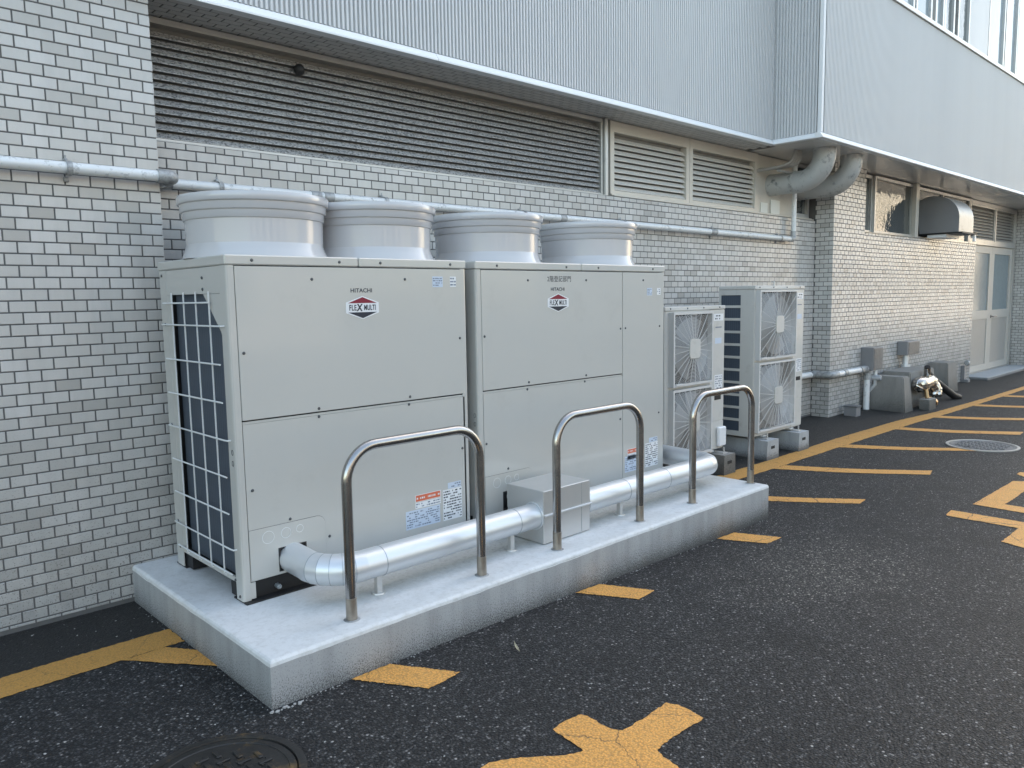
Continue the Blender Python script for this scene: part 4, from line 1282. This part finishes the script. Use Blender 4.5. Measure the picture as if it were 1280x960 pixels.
# ------------------------------------------------------------------ twin-fan outdoor units on the ground
def fan_grille(u, x0, x1, z0, z1, y, seed):
    """pressed frame, guard of arcs and spokes, hub plate, fan behind"""
    fw = 0.018
    cx, cz = (x0 + x1) / 2, (z0 + z1) / 2
    f = MB().cells([x0, x0 + fw, x1 - fw, x1], [z0, z0 + fw, z1 - fw, z1], lambda i, j: not (i == 1 and j == 1), y - 0.045, y)
    f.box(x0 + 0.03, x0 + 0.12, y - 0.05, y - 0.040, z0 + 0.006, z0 + 0.022, 0.002)
    fr = part('fan_grille', f, 'acgrille', u)
    xi0, xi1, zi0, zi1 = x0 + fw, x1 - fw, z0 + fw, z1 - fw
    g = MB()
    hw, hh = (xi1 - xi0) / 2, (zi1 - zi0) / 2
    def clip(x, z): return abs(x - cx) <= hw and abs(z - cz) <= hh
    r = 0.055
    rmax = math.hypot(hw, hh)
    while r < rmax:
        run = []
        n = 72
        for k in range(n + 1):
            a = 2 * pi * k / n
            x, z = cx + r * cos(a), cz + r * sin(a)
            if clip(x, z):
                dome = -0.047 + 0.012 * min(1.0, (r / rmax) ** 2)
                run.append((x, y + dome, z))
            else:
                if len(run) > 1: g.tube(run, 0.0019, 4, False)
                run = []
        if len(run) > 1: g.tube(run, 0.0019, 4, False)
        r += 0.0105
    part('guard_rings', g, 'acgrille', fr, 'stuff')
    sp = MB()
    for k in range(24):
        a = 2 * pi * (k + 0.5) / 24
        t = min(hw / max(abs(cos(a)), 1e-6), hh / max(abs(sin(a)), 1e-6))
        sp.tube([(cx + 0.03 * cos(a), y - 0.049, cz + 0.03 * sin(a)), (cx + t * cos(a), y - 0.037, cz + t * sin(a))], 0.0030, 4, False)
    part('guard_spokes', sp, 'acgrille', fr, 'stuff')
    hp_ = [(cx + sx * 0.045 + 0.024 * cos(a0 + t * pi / 8), cz + sz * 0.048 + 0.024 * sin(a0 + t * pi / 8)) for sx, sz, a0 in ((1, 1, 0), (-1, 1, pi / 2), (-1, -1, pi), (1, -1, 3 * pi / 2)) for t in range(5)]
    part('hub_plate', MB().prism(hp_, y - 0.056, y - 0.046, 'xz'), 'acbody', fr)
    part('fan_well', MB().box(xi0 - 0.004, xi1 + 0.004, y - 0.004, y - 0.001, zi0 - 0.004, zi1 + 0.004), 'fanwell', fr)
    fb = MB()
    for k in range(3):
        a0 = 2 * pi * k / 3 + seed
        for s in range(6):
            a, b_ = a0 + s * 0.26, a0 + (s + 1) * 0.26
            ya, yb = y - 0.026 + s * 0.003, y - 0.026 + (s + 1) * 0.003
            R_ = min(hw, hh) * 0.95
            fb.add([(cx + 0.05 * cos(a), ya, cz + 0.05 * sin(a)), (cx + R_ * cos(a), ya, cz + R_ * sin(a)), (cx + R_ * cos(b_), yb, cz + R_ * sin(b_)), (cx + 0.05 * cos(b_), yb, cz + 0.05 * sin(b_))], [(0, 1, 2, 3)])
    fb.lathe((cx, y - 0.03, cz), [(0.0, -0.004), (0.05, 0.0), (0.055, 0.02)], 20, 1)
    part('fan', fb, 'fanblade', fr)

def twin_fan(x0, x1, y0, y1, z0, z1, fx0, fx1, splits, label, seed, lattice):
    u = T('twin_fan_unit', ((x0 + x1) / 2, y0, z0), label, 'outdoor unit', 'slim twin fan outdoor units by the wall')
    part('cabinet', MB().box(x0 + 0.012, x1, y0 + 0.004, y1, z0, z1 - 0.03, 0.004), 'acbody', u)
    part('lid', MB().box(x0 - 0.004, x1 + 0.005, y0 - 0.005, y1 + 0.004, z1 - 0.0295, z1, 0.004), 'acbody', u)
    for (a, b_), k in zip(splits, (0, 1)):
        fan_grille(u, fx0, fx1, a, b_, y0 + 0.003, seed + k * 0.7)
    # service panel to the right of the fans
    zc = z0 + (z1 - z0) * 0.20
    part('service_panel', MB().box(fx1 + 0.012, x1 - 0.004, y0 - 0.002, y0 + 0.0035, zc + 0.003, z1 - 0.034, 0.001), 'acbody', u)
    part('valve_cover', MB().box(fx1 + 0.012, x1 - 0.004, y0 - 0.002, y0 + 0.0035, z0 + 0.01, zc - 0.003, 0.001), 'acbody', u)
    w = x1 - fx1
    part('handle_recess', MB().box(x1 - w * 0.62, x1 - w * 0.2, y0 - 0.0035, y0 - 0.002, zc + 0.17, zc + 0.205), 'black', u)
    lp = label_plate(u, x1 - w * 0.62, x1 - w * 0.12, zc + 0.25, zc + 0.37, y0 - 0.002, 'wprint'); fine_print(lp, x1 - w * 0.58, x1 - w * 0.16, zc + 0.255, zc + 0.365, y0 - 0.0028, 6, 31)
    lp = label_plate(u, x1 - w * 0.70, x1 - w * 0.10, z1 - 0.12, z1 - 0.065, y0 - 0.002, 'wprint'); fine_print(lp, x1 - w * 0.66, x1 - w * 0.14, z1 - 0.115, z1 - 0.07, y0 - 0.0028, 2, 32, mat='ink')
    fp = MB()
    part('fine_print', fp.box(x1 - w * 0.6, x1 - w * 0.2, y0 - 0.0026, y0 - 0.002, z1 - 0.175, z1 - 0.167), 'inkgrey', u, 'stuff')
    lp = label_plate(u, x1 - w * 0.62, x1 - w * 0.2, z1 - 0.30, z1 - 0.255, y0 - 0.002, 'sticker')
    # flank: coil behind a lattice of bars
    ya, yb = y0 + 0.13, y1 - 0.02
    part('coil', MB().box(x0 + 0.006, x0 + 0.0115, ya, yb, z0 + 0.03, z1 - 0.05), 'fin', u)
    us = [y0 + 0.004, ya, yb, y1]; ws = [z0 + 0.002, z0 + 0.045]
    n = 11
    zz0, zz1 = z0 + 0.045, z1 - 0.055
    for k in range(n):
        ws += [zz0 + (zz1 - zz0) * (k + 0.80) / n, zz0 + (zz1 - zz0) * (k + 1) / n]
    ws[-1] = z1 - 0.031
    part('flank_lattice', MB().cells(us, ws, lambda i, j: not (i == 1 and j % 2 == 1), x0 - 0.001, x0 + 0.005, 'yz'), 'acbody', u)
    sc = MB()
    for t in (0.08, 0.35, 0.62, 0.9): screw(sc, x0 + (x1 - x0) * t, z1 - 0.014, y0 - 0.005)
    part('screws', sc, 'screw', u, 'stuff')
    for t in (0.22, 0.78):
        part('foot', MB().box(x0 + (x1 - x0) * t - 0.03, x0 + (x1 - x0) * t + 0.03, y0 - 0.012, y1 + 0.01, z0 - 0.014, z0 - 0.0005, 0.002), 'acbody', u)
    return u
a1 = twin_fan(3.40, 4.21, 0.35, 0.69, 0.165, 1.313, 3.455, 3.985, ((0.175, 0.70), (0.722, 1.272)), 'lower slim outdoor unit partly hidden behind the wider unit', 0.3, True)
part('cable_cover', MB().box(4.10, 4.205, 0.315, 0.347, 0.19, 0.345, 0.008), 'wprint', a1)
a2 = twin_fan(4.68, 5.56, 0.35, 0.69, 0.178, 1.466, 4.70, 5.355, ((0.218, 0.815), (0.838, 1.430)), 'taller slim outdoor unit standing clear of the wall with both fans visible', 1.1, True)
hk = MB(); hk.tube(fillet([(5.02, 0.36, 1.467), (5.02, 0.36, 1.50), (5.05, 0.40, 1.50)], 0.012), 0.006, 8); hk.lathe((5.02, 0.36, 1.467), [(0.0, 0.004), (0.014, 0.004), (0.014, 0.0)], 10)
part('lifting_hook', hk, 'boxsteel', a2)
# mounting blocks
def mount(x0, x1, y0, y1, z1, mat, lab):
    t = T('mounting_block', ((x0 + x1) / 2, (y0 + y1) / 2, -0.03), lab, 'block')
    z0 = -0.05
    poly = [(x0, z0), (x1, z0), (x1 - 0.012, z1), (x0 + 0.012, z1)]
    part('block', MB().prism(poly, y0, y1, 'xz'), mat, t)
    part('slot', MB().box((x0 + x1) / 2 - 0.035, (x0 + x1) / 2 + 0.03, y0 - 0.001, y0 + 0.001, z1 - 0.075, z1 - 0.05), 'black', t)
    part('rail', MB().box((x0 + x1) / 2 - 0.03, (x0 + x1) / 2 + 0.03, y0 + 0.04, y1 - 0.04, z1 + 0.0005, z1 + 0.009), 'boxsteel', t)
    b = MB(); b.tube([((x0 + x1) / 2, y0 + 0.055, z1), ((x0 + x1) / 2, y0 + 0.055, z1 + 0.05)], 0.007, 8)
    part('anchor_bolt', b, 'boxsteel', t)
mount(4.735, 4.95, 0.245, 0.80, 0.150, 'footconc', 'pale block under the near end of the taller slim unit')
mount(5.29, 5.495, 0.235, 0.80, 0.150, 'footconc', 'pale block under the far end of the taller slim unit')
mount(4.02, 4.20, 0.225, 0.78, 0.140, 'oldconc', 'dark block under the right end of the lower slim unit')
mount(3.46, 3.64, 0.225, 0.78, 0.140, 'oldconc', 'dark block under the left end of the lower slim unit')

# ------------------------------------------------------------------ pipes on the wall
wp = T('wall_pipe', (0, YW, 1.98), 'long pale pipe clamped across the tiles behind the discharge hoods', 'pipe')
pr_ = 0.0255
part('pipe_run', MB().tube([(-3.0, 0.79, 1.978), (0.075, 0.79, 1.983)], pr_, 20), 'pipe', wp)
part('elbow', MB().tube(fillet([(0.05, 0.79, 1.983), (0.125, 0.79, 1.983), (0.125, 0.87, 1.983)], 0.05), pr_ + 0.006, 20), 'elbow', wp)
part('pipe_run', MB().tube([(0.125, 0.84, 1.983), (0.125, 0.985, 1.985)], pr_, 20), 'pipe', wp)
part('elbow', MB().tube(fillet([(0.125, 0.95, 1.985), (0.125, 1.0, 1.985), (0.19, 1.0, 1.985)], 0.04), pr_ + 0.006, 20), 'elbow', wp)
part('pipe_run', MB().tube([(0.16, 1.0, 1.985), (2.0, 1.0, 1.982), (6.60, 1.0, 1.966)], pr_, 20), 'pipe', wp)
part('elbow', MB().tube(fillet([(6.55, 1.0, 1.966), (6.63, 1.0, 1.966), (6.63, 1.0, 2.05)], 0.05), pr_ + 0.006, 20), 'elbow', wp)
part('pipe_run', MB().tube([(6.63, 1.0, 2.0), (6.63, 1.0, 2.80)], pr_, 20), 'pipe', wp)
for x in (0.98, 1.06, 3.02, 5.05):
    part('coupling', MB().tube([(x - 0.03, 1.0, 1.9835 - max(0, x - 1) * 0.0035), (x + 0.03, 1.0, 1.9835 - max(0, x - 1) * 0.0035)], pr_ + 0.004, 20), 'elbow', wp)
def clamp(x, y, z, wall):
    mb = MB()
    pts = [(x, y + (pr_ + 0.003) * cos(a * pi / 10), z + (pr_ + 0.003) * sin(a * pi / 10)) for a in range(21)]
    for p, q_ in zip(pts, pts[1:]):
        d = Vector((0, q_[1] - y, q_[2] - z)).normalized() * 0.003
        dp = Vector((0, p[1] - y, p[2] - z)).normalized() * 0.003
        mb.add([(x - 0.011, p[1], p[2]), (x + 0.011, p[1], p[2]), (x + 0.011, q_[1], q_[2]), (x - 0.011, q_[1], q_[2]),
                (x - 0.011, p[1] + dp.y, p[2] + dp.z), (x + 0.011, p[1] + dp.y, p[2] + dp.z), (x + 0.011, q_[1] + d.y, q_[2] + d.z), (x - 0.011, q_[1] + d.y, q_[2] + d.z)],
               [(4, 5, 6, 7), (0, 1, 5, 4), (3, 2, 6, 7), (0, 3, 7, 4), (1, 2, 6, 5)])
    mb.box(x - 0.010, x + 0.010, wall - 0.014, wall + 0.001, z - 0.052, z - 0.030, 0.002)
    mb.box(x - 0.007, x + 0.007, wall - 0.030, wall + 0.001, z + 0.030, z + 0.046, 0.002)
    mb.tube([(x, wall - 0.02, z + 0.04), (x, wall - 0.02, z + 0.06)], 0.004, 6)
    part('clamp', mb, 'elbow', wp)
clamp(-0.315, 0.79, 1.981, YW)
for x in (0.435, 1.45, 2.62, 3.75, 5.1, 6.34): clamp(x, 1.0, 1.985 - max(0, x - 1) * 0.0035, YR)

lc = T('low_conduit', (7.5, YW, 0.5), 'grey conduit stepping round the far pilaster at knee height', 'pipe')
part('pipe_run', MB().tube([(5.40, 1.0, 0.485), (7.18, 1.0, 0.485)], 0.034, 16), 'pipe', lc)
part('elbow', MB().tube(fillet([(7.10, 1.0, 0.485), (7.19, 1.0, 0.485), (7.19, 0.785, 0.485), (7.30, 0.785, 0.488)], 0.06), 0.040, 16), 'elbow', lc)
part('pipe_run', MB().tube([(7.28, 0.785, 0.488), (8.0, 0.785, 0.492)], 0.034, 16), 'pipe', lc)
part('elbow', MB().tube(fillet([(7.9, 0.785, 0.492), (8.13, 0.785, 0.492), (8.13, 0.785, 0.36)], 0.08), 0.042, 16), 'elbow', lc)
part('pipe_run', MB().tube([(8.13, 0.785, 0.40), (8.13, 0.785, -0.02)], 0.036, 16), 'pipe', lc)
part('coupling', MB().tube([(7.45, 0.785, 0.489), (7.53, 0.785, 0.489)], 0.041, 16), 'elbow', lc)
jb = T('ground_box', (7.6, 0.72, 0), 'small grey box on the ground at the foot of the far pilaster', 'box')
part('box_body', MB().box(7.50, 7.62, 0.64, 0.78, -0.02, 0.10, 0.004), 'greybox', jb)
part('box_lid', MB().box(7.492, 7.628, 0.632, 0.788, 0.1005, 0.115, 0.003), 'irongrey', jb)

# ducts bending up into the soffit
def duct(x, lab, cap=True):
    t = T('vent_duct', (x, YL, 2.52), lab, 'duct', 'grey vent ducts under the upper storey')
    R = 0.25; r = 0.108
    pts = [(x, YL + 0.02, 2.515), (x, 0.56 + R, 2.515)] + arc((x, 0.56 + R, 2.515 + R), R, 0, pi / 2, (0, 0, -1), (0, -1, 0), 12)[1:] + [(x, 0.56, ZS + 0.001)]
    part('duct_bend', MB().tube(pts, r, 36), 'duct', t)
    for y in (YL - 0.012, 0.86):
        part('seam', MB().tube([(x, y - 0.006, 2.515), (x, y + 0.006, 2.515)], r + 0.004, 36), 'duct', t)
duct(6.36, 'peeling grey duct nearest the louvres bending up into the soffit')
duct(6.98, 'second grey duct tucked beside the far pilaster top')
hb = T('hose_bundle', (6.2, 1.0, 2.7), 'bundle of grey hoses curving from the wall up to the soffit', 'hoses')
for k in range(4):
    part('hose', MB().tube(fillet([(6.05 + 0.02 * k, 1.12, 2.63 + 0.008 * k), (6.09 + 0.03 * k, 0.92, 2.645), (6.16 + 0.035 * k, 0.80 - 0.01 * k, 2.68), (6.18 + 0.035 * k, 0.77, ZS + 0.001)], 0.10, 8), 0.015, 10), 'hose', hb)
part('hanger', MB().box(6.05, 6.5, 0.86, 0.90, 2.60, 2.612), 'alum', hb)
solo('paper_sheet', MB().box(6.16, 6.30, YL - 0.006, YL - 0.002, LB + 0.022, LB + 0.125, 0.0005), 'paper', (6.2, YL, LB), 'smaller white sheet standing on the sill left of the duct', 'sheet')
solo('paper_sheet', MB().box(6.36, 6.545, YL - 0.012, YL - 0.004, LB + 0.022, LB + 0.165, 0.0005), 'paper', (6.4, YL, LB), 'taller white sheet standing on the sill below the duct', 'sheet')
bn = MB(); bn.lathe((0.975, 1.105, 2.690), [(0.0, -0.034), (0.016, -0.03), (0.028, -0.015), (0.03, 0.0), (0.028, 0.012), (0.018, 0.026), (0.0, 0.03)], 16)
bn.tube([(0.975, 1.105, 2.69), (0.975, 1.15, 2.69)], 0.010, 8)
solo('black_knob', bn, 'rubber', (0.975, 1.105, 2.69), 'round black knob fixed high on the sooty louvre', 'knob')

# exhaust hood over the far window
eh = T('exhaust_hood', (11.0, YFW, 2.2), 'barrel topped steel exhaust hood over the far window', 'exhaust hood')
hx0, hx1 = 10.15, 10.74
prof = [(0.955, 2.17)] + [(0.80 - 0.33 * sin(a) , 2.36 + 0.30 * cos(a)) for a in [-pi / 2 * 0.45 + i * pi / 2 * 1.45 / 12 for i in range(13)]] + [(0.47, 2.17)]
mb = MB()
vs = [(hx0, y, z) for y, z in prof] + [(hx1, y, z) for y, z in prof]
n = len(prof)
mb.add(vs, [(i, i + 1, n + i + 1, n + i) for i in range(n - 1)], True)
part('barrel', mb, 'hoodsteel', eh)
part('end_plate', MB().prism(prof, hx0 - 0.004, hx0 - 0.0005, 'yz'), 'greybox', eh)
part('end_plate', MB().prism(prof, hx1 + 0.0005, hx1 + 0.004, 'yz'), 'greybox', eh)
tr = MB(); tr.box(hx0 - 0.02, hx1 + 0.02, 0.42, 0.95, 2.148, 2.168); part('drip_tray', tr, 'rubber', eh)
lg = MB()
for x in (hx1 - 0.05,): lg.box(x, x + 0.05, 0.43, 0.46, 2.06, 2.147)
lg.box(hx0, hx1 - 0.06, 0.62, YFW - 0.017, 2.108, 2.147)
part('bracket', lg, 'white', eh)

# ------------------------------------------------------------------ plant by the far wall
eb = T('switch_box', (8.25, 0.8, 0.46), 'grey upright box on the wall beside the far pilaster', 'electrical box')
part('box_body', MB().box(8.085, 8.36, 0.70, YFW - 0.001, 0.47, 0.742, 0.004), 'greybox', eb)
part('box_front', MB().box(8.095, 8.35, 0.694, 0.6995, 0.48, 0.732, 0.002), 'irongrey', eb)
kb = MB(); kb.tube([(8.21, 0.72, 0.468), (8.21, 0.72, 0.30), (8.21, 0.80, 0.20), (8.21, 0.80, 0.0)], 0.022, 12); kb.lathe((8.20, 0.70, 0.38), [(0.0, -0.05), (0.03, -0.05), (0.034, 0.0), (0.03, 0.05), (0.0, 0.05)], 14, 1)
part('cable_gland', kb, 'lag', eb)
def tapered(x0, x1, y0, y1, z0, z1, ins, mat, name, lab, cat):
    mb = MB(); vs = [(x0, y0, z0), (x1, y0, z0), (x1, y1, z0), (x0, y1, z0), (x0 + ins, y0 + ins, z1), (x1 - ins, y0 + ins, z1), (x1 - ins, y1 - ins, z1), (x0 + ins, y1 - ins, z1)]
    bm = bmesh.new()
    vv = [bm.verts.new(v) for v in vs]
    for f in ((0, 3, 2, 1), (4, 5, 6, 7), (0, 1, 5, 4), (1, 2, 6, 5), (2, 3, 7, 6), (3, 0, 4, 7)): bm.faces.new([vv[i] for i in f])
    bmesh.ops.bevel(bm, geom=bm.edges[:] , offset=0.012, segments=2, affect='EDGES')
    bm.verts.index_update()
    mb.add([v.co[:] for v in bm.verts], [tuple(v.index for v in f.verts) for f in bm.faces])
    bm.free()
    return solo(name, mb, mat, ((x0 + x1) / 2, (y0 + y1) / 2, z0), lab, cat)
tapered(8.18, 8.46, 0.36, 0.80, -0.05, 0.40, 0.045, 'oldconc', 'concrete_block', 'dark tapered concrete block nearest the far pilaster', 'concrete block')
tapered(8.62, 9.5, 0.45, 0.84, -0.05, 0.42, 0.03, 'oldconc', 'concrete_block', 'wider low concrete block behind the foil jacketed valve', 'concrete block')
sb = T('meter_box', (9.45, 0.8, 0.42), 'small grey box on a short post above the concrete', 'electrical box')
part('box_body', MB().box(9.27, 9.70, 0.74, 0.868, 0.575, 0.755, 0.005), 'greybox', sb)
part('box_front', MB().box(9.30, 9.67, 0.734, 0.7395, 0.59, 0.74, 0.002), 'irongrey', sb)
ps = MB(); ps.tube([(9.38, 0.80, 0.574), (9.38, 0.80, 0.421)], 0.035, 14); ps.lathe((9.38, 0.80, 0.4215), [(0.0, 0.03), (0.06, 0.03), (0.06, 0.0)], 14)
part('post', ps, 'lag', sb)
def crumple(m_, k):
    r_ = random.Random(9)
    m_.v = [tuple(c + r_.uniform(-k, k) for c in v) for v in m_.v]
fv = T('foil_valve', (8.9, 0.42, 0), 'crumpled shiny foil jacketed valve between the concrete blocks', 'valve')
fo = MB(); fo.lathe((8.78, 0.40, 0.27), [(0.0, -0.15), (0.06, -0.135), (0.088, -0.09), (0.098, 0.0), (0.095, 0.08), (0.08, 0.12)], 28, 0)
crumple(fo, 0.007); part('jacket', fo, 'chrome', fv)
fo = MB(); fo.tube(fillet([(8.80, 0.40, 0.27), (9.08, 0.40, 0.28), (9.14, 0.36, 0.16), (9.12, 0.35, 0.10)], 0.14, 8), 0.088, 24, True, None)
crumple(fo, 0.008); part('jacket_elbow', fo, 'chrome', fv)
fo = MB(); fo.tube([(9.05, 0.42, 0.30), (8.98, 0.40, 0.46)], 0.038, 20)
part('neck', fo, 'chrome', fv)
part('neck_cap', MB().tube([(8.98, 0.40, 0.4605), (8.974, 0.398, 0.473)], 0.032, 20), 'rubber', fv)
vb = T('hydrant_stub', (8.75, 0.26, 0), 'low brass capped stub on a grey block beside the yellow line', 'valve')
part('block', MB().box(8.62, 8.84, 0.24, 0.36, -0.04, 0.11, 0.006), 'oldconc', vb)
st_ = MB(); st_.lathe((8.84, 0.28, 0.05), [(0.0, 0.06), (0.035, 0.06), (0.05, 0.05), (0.05, 0.0)], 18, 0)
part('cap', st_, 'brass', vb)
st_ = MB(); st_.tube([(8.72, 0.30, 0.11), (8.75, 0.33, 0.22)], 0.022, 10)
part('stem', st_, 'brass', vb)
tapered(10.32, 10.74, 0.56, 0.866, -0.05, 0.41, 0.03, 'oldconc', 'concrete_block', 'dark upright concrete block against the far wall behind the rubber tube', 'concrete block')
solo('drain_tube', MB().tube(fillet([(9.30, 0.50, 0.36), (9.45, 0.47, 0.26), (9.82, 0.34, 0.03), (9.95, 0.32, 0.0)], 0.1), 0.045, 14), 'rubber', (9.6, 0.4, 0), 'black rubber tube slanting down to the ground past the foil valve', 'tube')
wt = T('wall_tap', (11.9, 0.82, 0), 'pale post with a wall tap near the door', 'tap')
part('post', MB().box(11.88, 11.93, 0.82, YFW - 0.001, -0.04, 0.25, 0.004), 'greybox', wt)
tp = MB(); tp.lathe((11.92, 0.80, 0.29), [(0.0, -0.03), (0.035, -0.03), (0.045, 0.0), (0.035, 0.03), (0.0, 0.035)], 16, 0)
part('tap_body', tp, 'elbow', wt)
part('base', MB().box(11.86, 11.96, 0.76, 0.819, -0.04, 0.04, 0.004), 'greybox', wt)

# ------------------------------------------------------------------ manhole covers
def manhole(cx, cy, r, mat, lab, ringmat):
    z = gz(cx, cy)
    t = T('manhole_cover', (cx, cy, z), lab, 'manhole cover')
    part('frame_ring', MB().lathe((cx, cy, z), [(r, 0.001), (r, 0.009), (r - 0.006, 0.010), (r - 0.024, 0.010), (r - 0.026, 0.002)], 72), ringmat, t)
    part('lid', MB().lathe((cx, cy, z), [(r - 0.028, 0.002), (r - 0.030, 0.007), (r - 0.05, 0.0072), (r - 0.052, 0.0045), (0.0, 0.0045)], 72), mat, t)
    k = MB(); s_ = 0.046
    n = int(r / s_) + 1
    for i in range(-n, n + 1):
        for j in range(-n, n + 1):
            x, y = i * s_, j * s_
            if math.hypot(x, y) > r - 0.085: continue
            if (i + j) % 2: k.box(cx + x - 0.021, cx + x + 0.021, cy + y - 0.0075, cy + y + 0.0075, z + 0.004, z + 0.0095, 0.002)
            else: k.box(cx + x - 0.0075, cx + x + 0.0075, cy + y - 0.021, cy + y + 0.021, z + 0.004, z + 0.0095, 0.002)
            for (dx, dy) in ((0.013, 0.013), (-0.013, -0.013)):
                if (i * 3 + j) % 2: k.box(cx + x + dx - 0.005, cx + x + dx + 0.005, cy + y + dy - 0.005, cy + y + dy + 0.005, z + 0.004, z + 0.008)
    part('tread_pattern', k, mat, t, 'stuff')
    o = MB(); o.lathe((cx - r * 0.45, cy + r * 0.3, z), [(0.0, 0.0092), (0.022, 0.0092), (0.024, 0.004)], 14)
    part('key_hole', o, 'rubber', t)
manhole(-0.459, -0.8215, 0.246, 'iron', 'dark rusty manhole cover cut off by the bottom edge in the foreground', 'iron')
manhole(6.80, -0.82, 0.30, 'irongrey', 'grey manhole cover at the end of a yellow hatch stripe', 'alum')

# ------------------------------------------------------------------ litter
rnd = random.Random(5)
ch = MB()
def chip_at(x, y, s):
    n = rnd.randint(4, 6); a0 = rnd.random() * 6
    z = gz(x, y) + 0.001
    top = [(x + s * rnd.uniform(0.6, 1.2) * cos(a0 + 6.283 * k / n), y + s * rnd.uniform(0.4, 1.0) * sin(a0 + 6.283 * k / n), z + s * rnd.uniform(0.2, 0.6)) for k in range(n)]
    bot = [(p[0], p[1], z - 0.001) for p in top]
    ch.add(bot + top, [tuple(range(n, 2 * n))] + [(k, (k + 1) % n, n + (k + 1) % n, n + k) for k in range(n)])
for _ in range(220):
    t = rnd.random()
    x = PL + (PR_ - PL) * t
    if noise_ok := (sin(x * 5.1) + sin(x * 13.7 + 1) > -0.3): chip_at(x, PF - rnd.uniform(0.002, 0.016), rnd.uniform(0.0012, 0.004))
for _ in range(40): chip_at(PL - rnd.uniform(0.002, 0.02), PF + rnd.uniform(0, 1.3), rnd.uniform(0.001, 0.003))
for _ in range(16): chip_at(PL + rnd.uniform(-0.02, 0.12), PF - rnd.uniform(0.0, 0.03), rnd.uniform(0.003, 0.009))
for _ in range(260): chip_at(rnd.uniform(-2.5, 9), rnd.uniform(-2.4, 0.8), rnd.uniform(0.0012, 0.0040))
for _ in range(150): chip_at(rnd.uniform(-1.6, 0.6), rnd.uniform(-1.2, 0.8), rnd.uniform(0.0012, 0.0045))
solo('grit', ch, 'chip', (0, 0, 0), 'pale grit and flakes along the plinth foot and on the asphalt', None, None, 'stuff')
lx, ly = gpt(646, 811)
lf = MB()
rows = 6
for i in range(rows + 1):
    t = i / rows; w = 0.012 * sin(pi * min(max(t, 0.04), 0.97)) ** 0.8
    lf.add([], [])
vs = []
for i in range(rows + 1):
    t = i / rows; w = 0.0045 * sin(pi * min(max(t, 0.05), 0.96))
    cx_, cy_ = lx + (t - 0.5) * 0.05, ly + (t - 0.5) * 0.085
    z = gz(cx_, cy_) + 0.004 + 0.006 * (2 * t - 1) ** 2
    vs += [(cx_ - w, cy_ + w * 0.6, z + 0.003), (cx_, cy_, z), (cx_ + w, cy_ - w * 0.6, z + 0.003)]
lf.add(vs, [(i * 3 + k, i * 3 + k + 1, i * 3 + k + 4, i * 3 + k + 3) for i in range(rows) for k in range(2)], True)
solo('dry_leaf', lf, 'leaf', (lx, ly, gz(lx, ly)), 'single thin dry leaf lying on the asphalt before the plinth', 'leaf')

# unseen buildings added across the lane, for bounce light and glossy reflections
def across(x0, x1, y, h, mat, lab):
    ob = T('added_facing_building', ((x0 + x1) / 2, y, 0), lab, 'building')
    part('wall', MB().box(x0, x1, y - 12, y, -0.1, h), mat, ob)
    n = int((x1 - x0) / 4)
    for k in range(n):
        for z in ((1.0, 4.2) if h > 6 else (1.0,)):
            xa = x0 + 1 + k * 4
            wq = part('window', MB().box(xa, xa + 2.2, y, y + 0.06, z, z + 1.6), 'alum', ob)
            part('pane', MB().box(xa + 0.1, xa + 2.1, y + 0.0601, y + 0.07, z + 0.1, z + 1.5), 'glass', wq)
across(-14, 12, -19, 6.5, 'brown', 'unseen low buff building added straight across the lane for reflections')
across(22, 64, -8, 7.5, 'facade', 'unseen pale plastered building added farther along the lane for warm bounce')
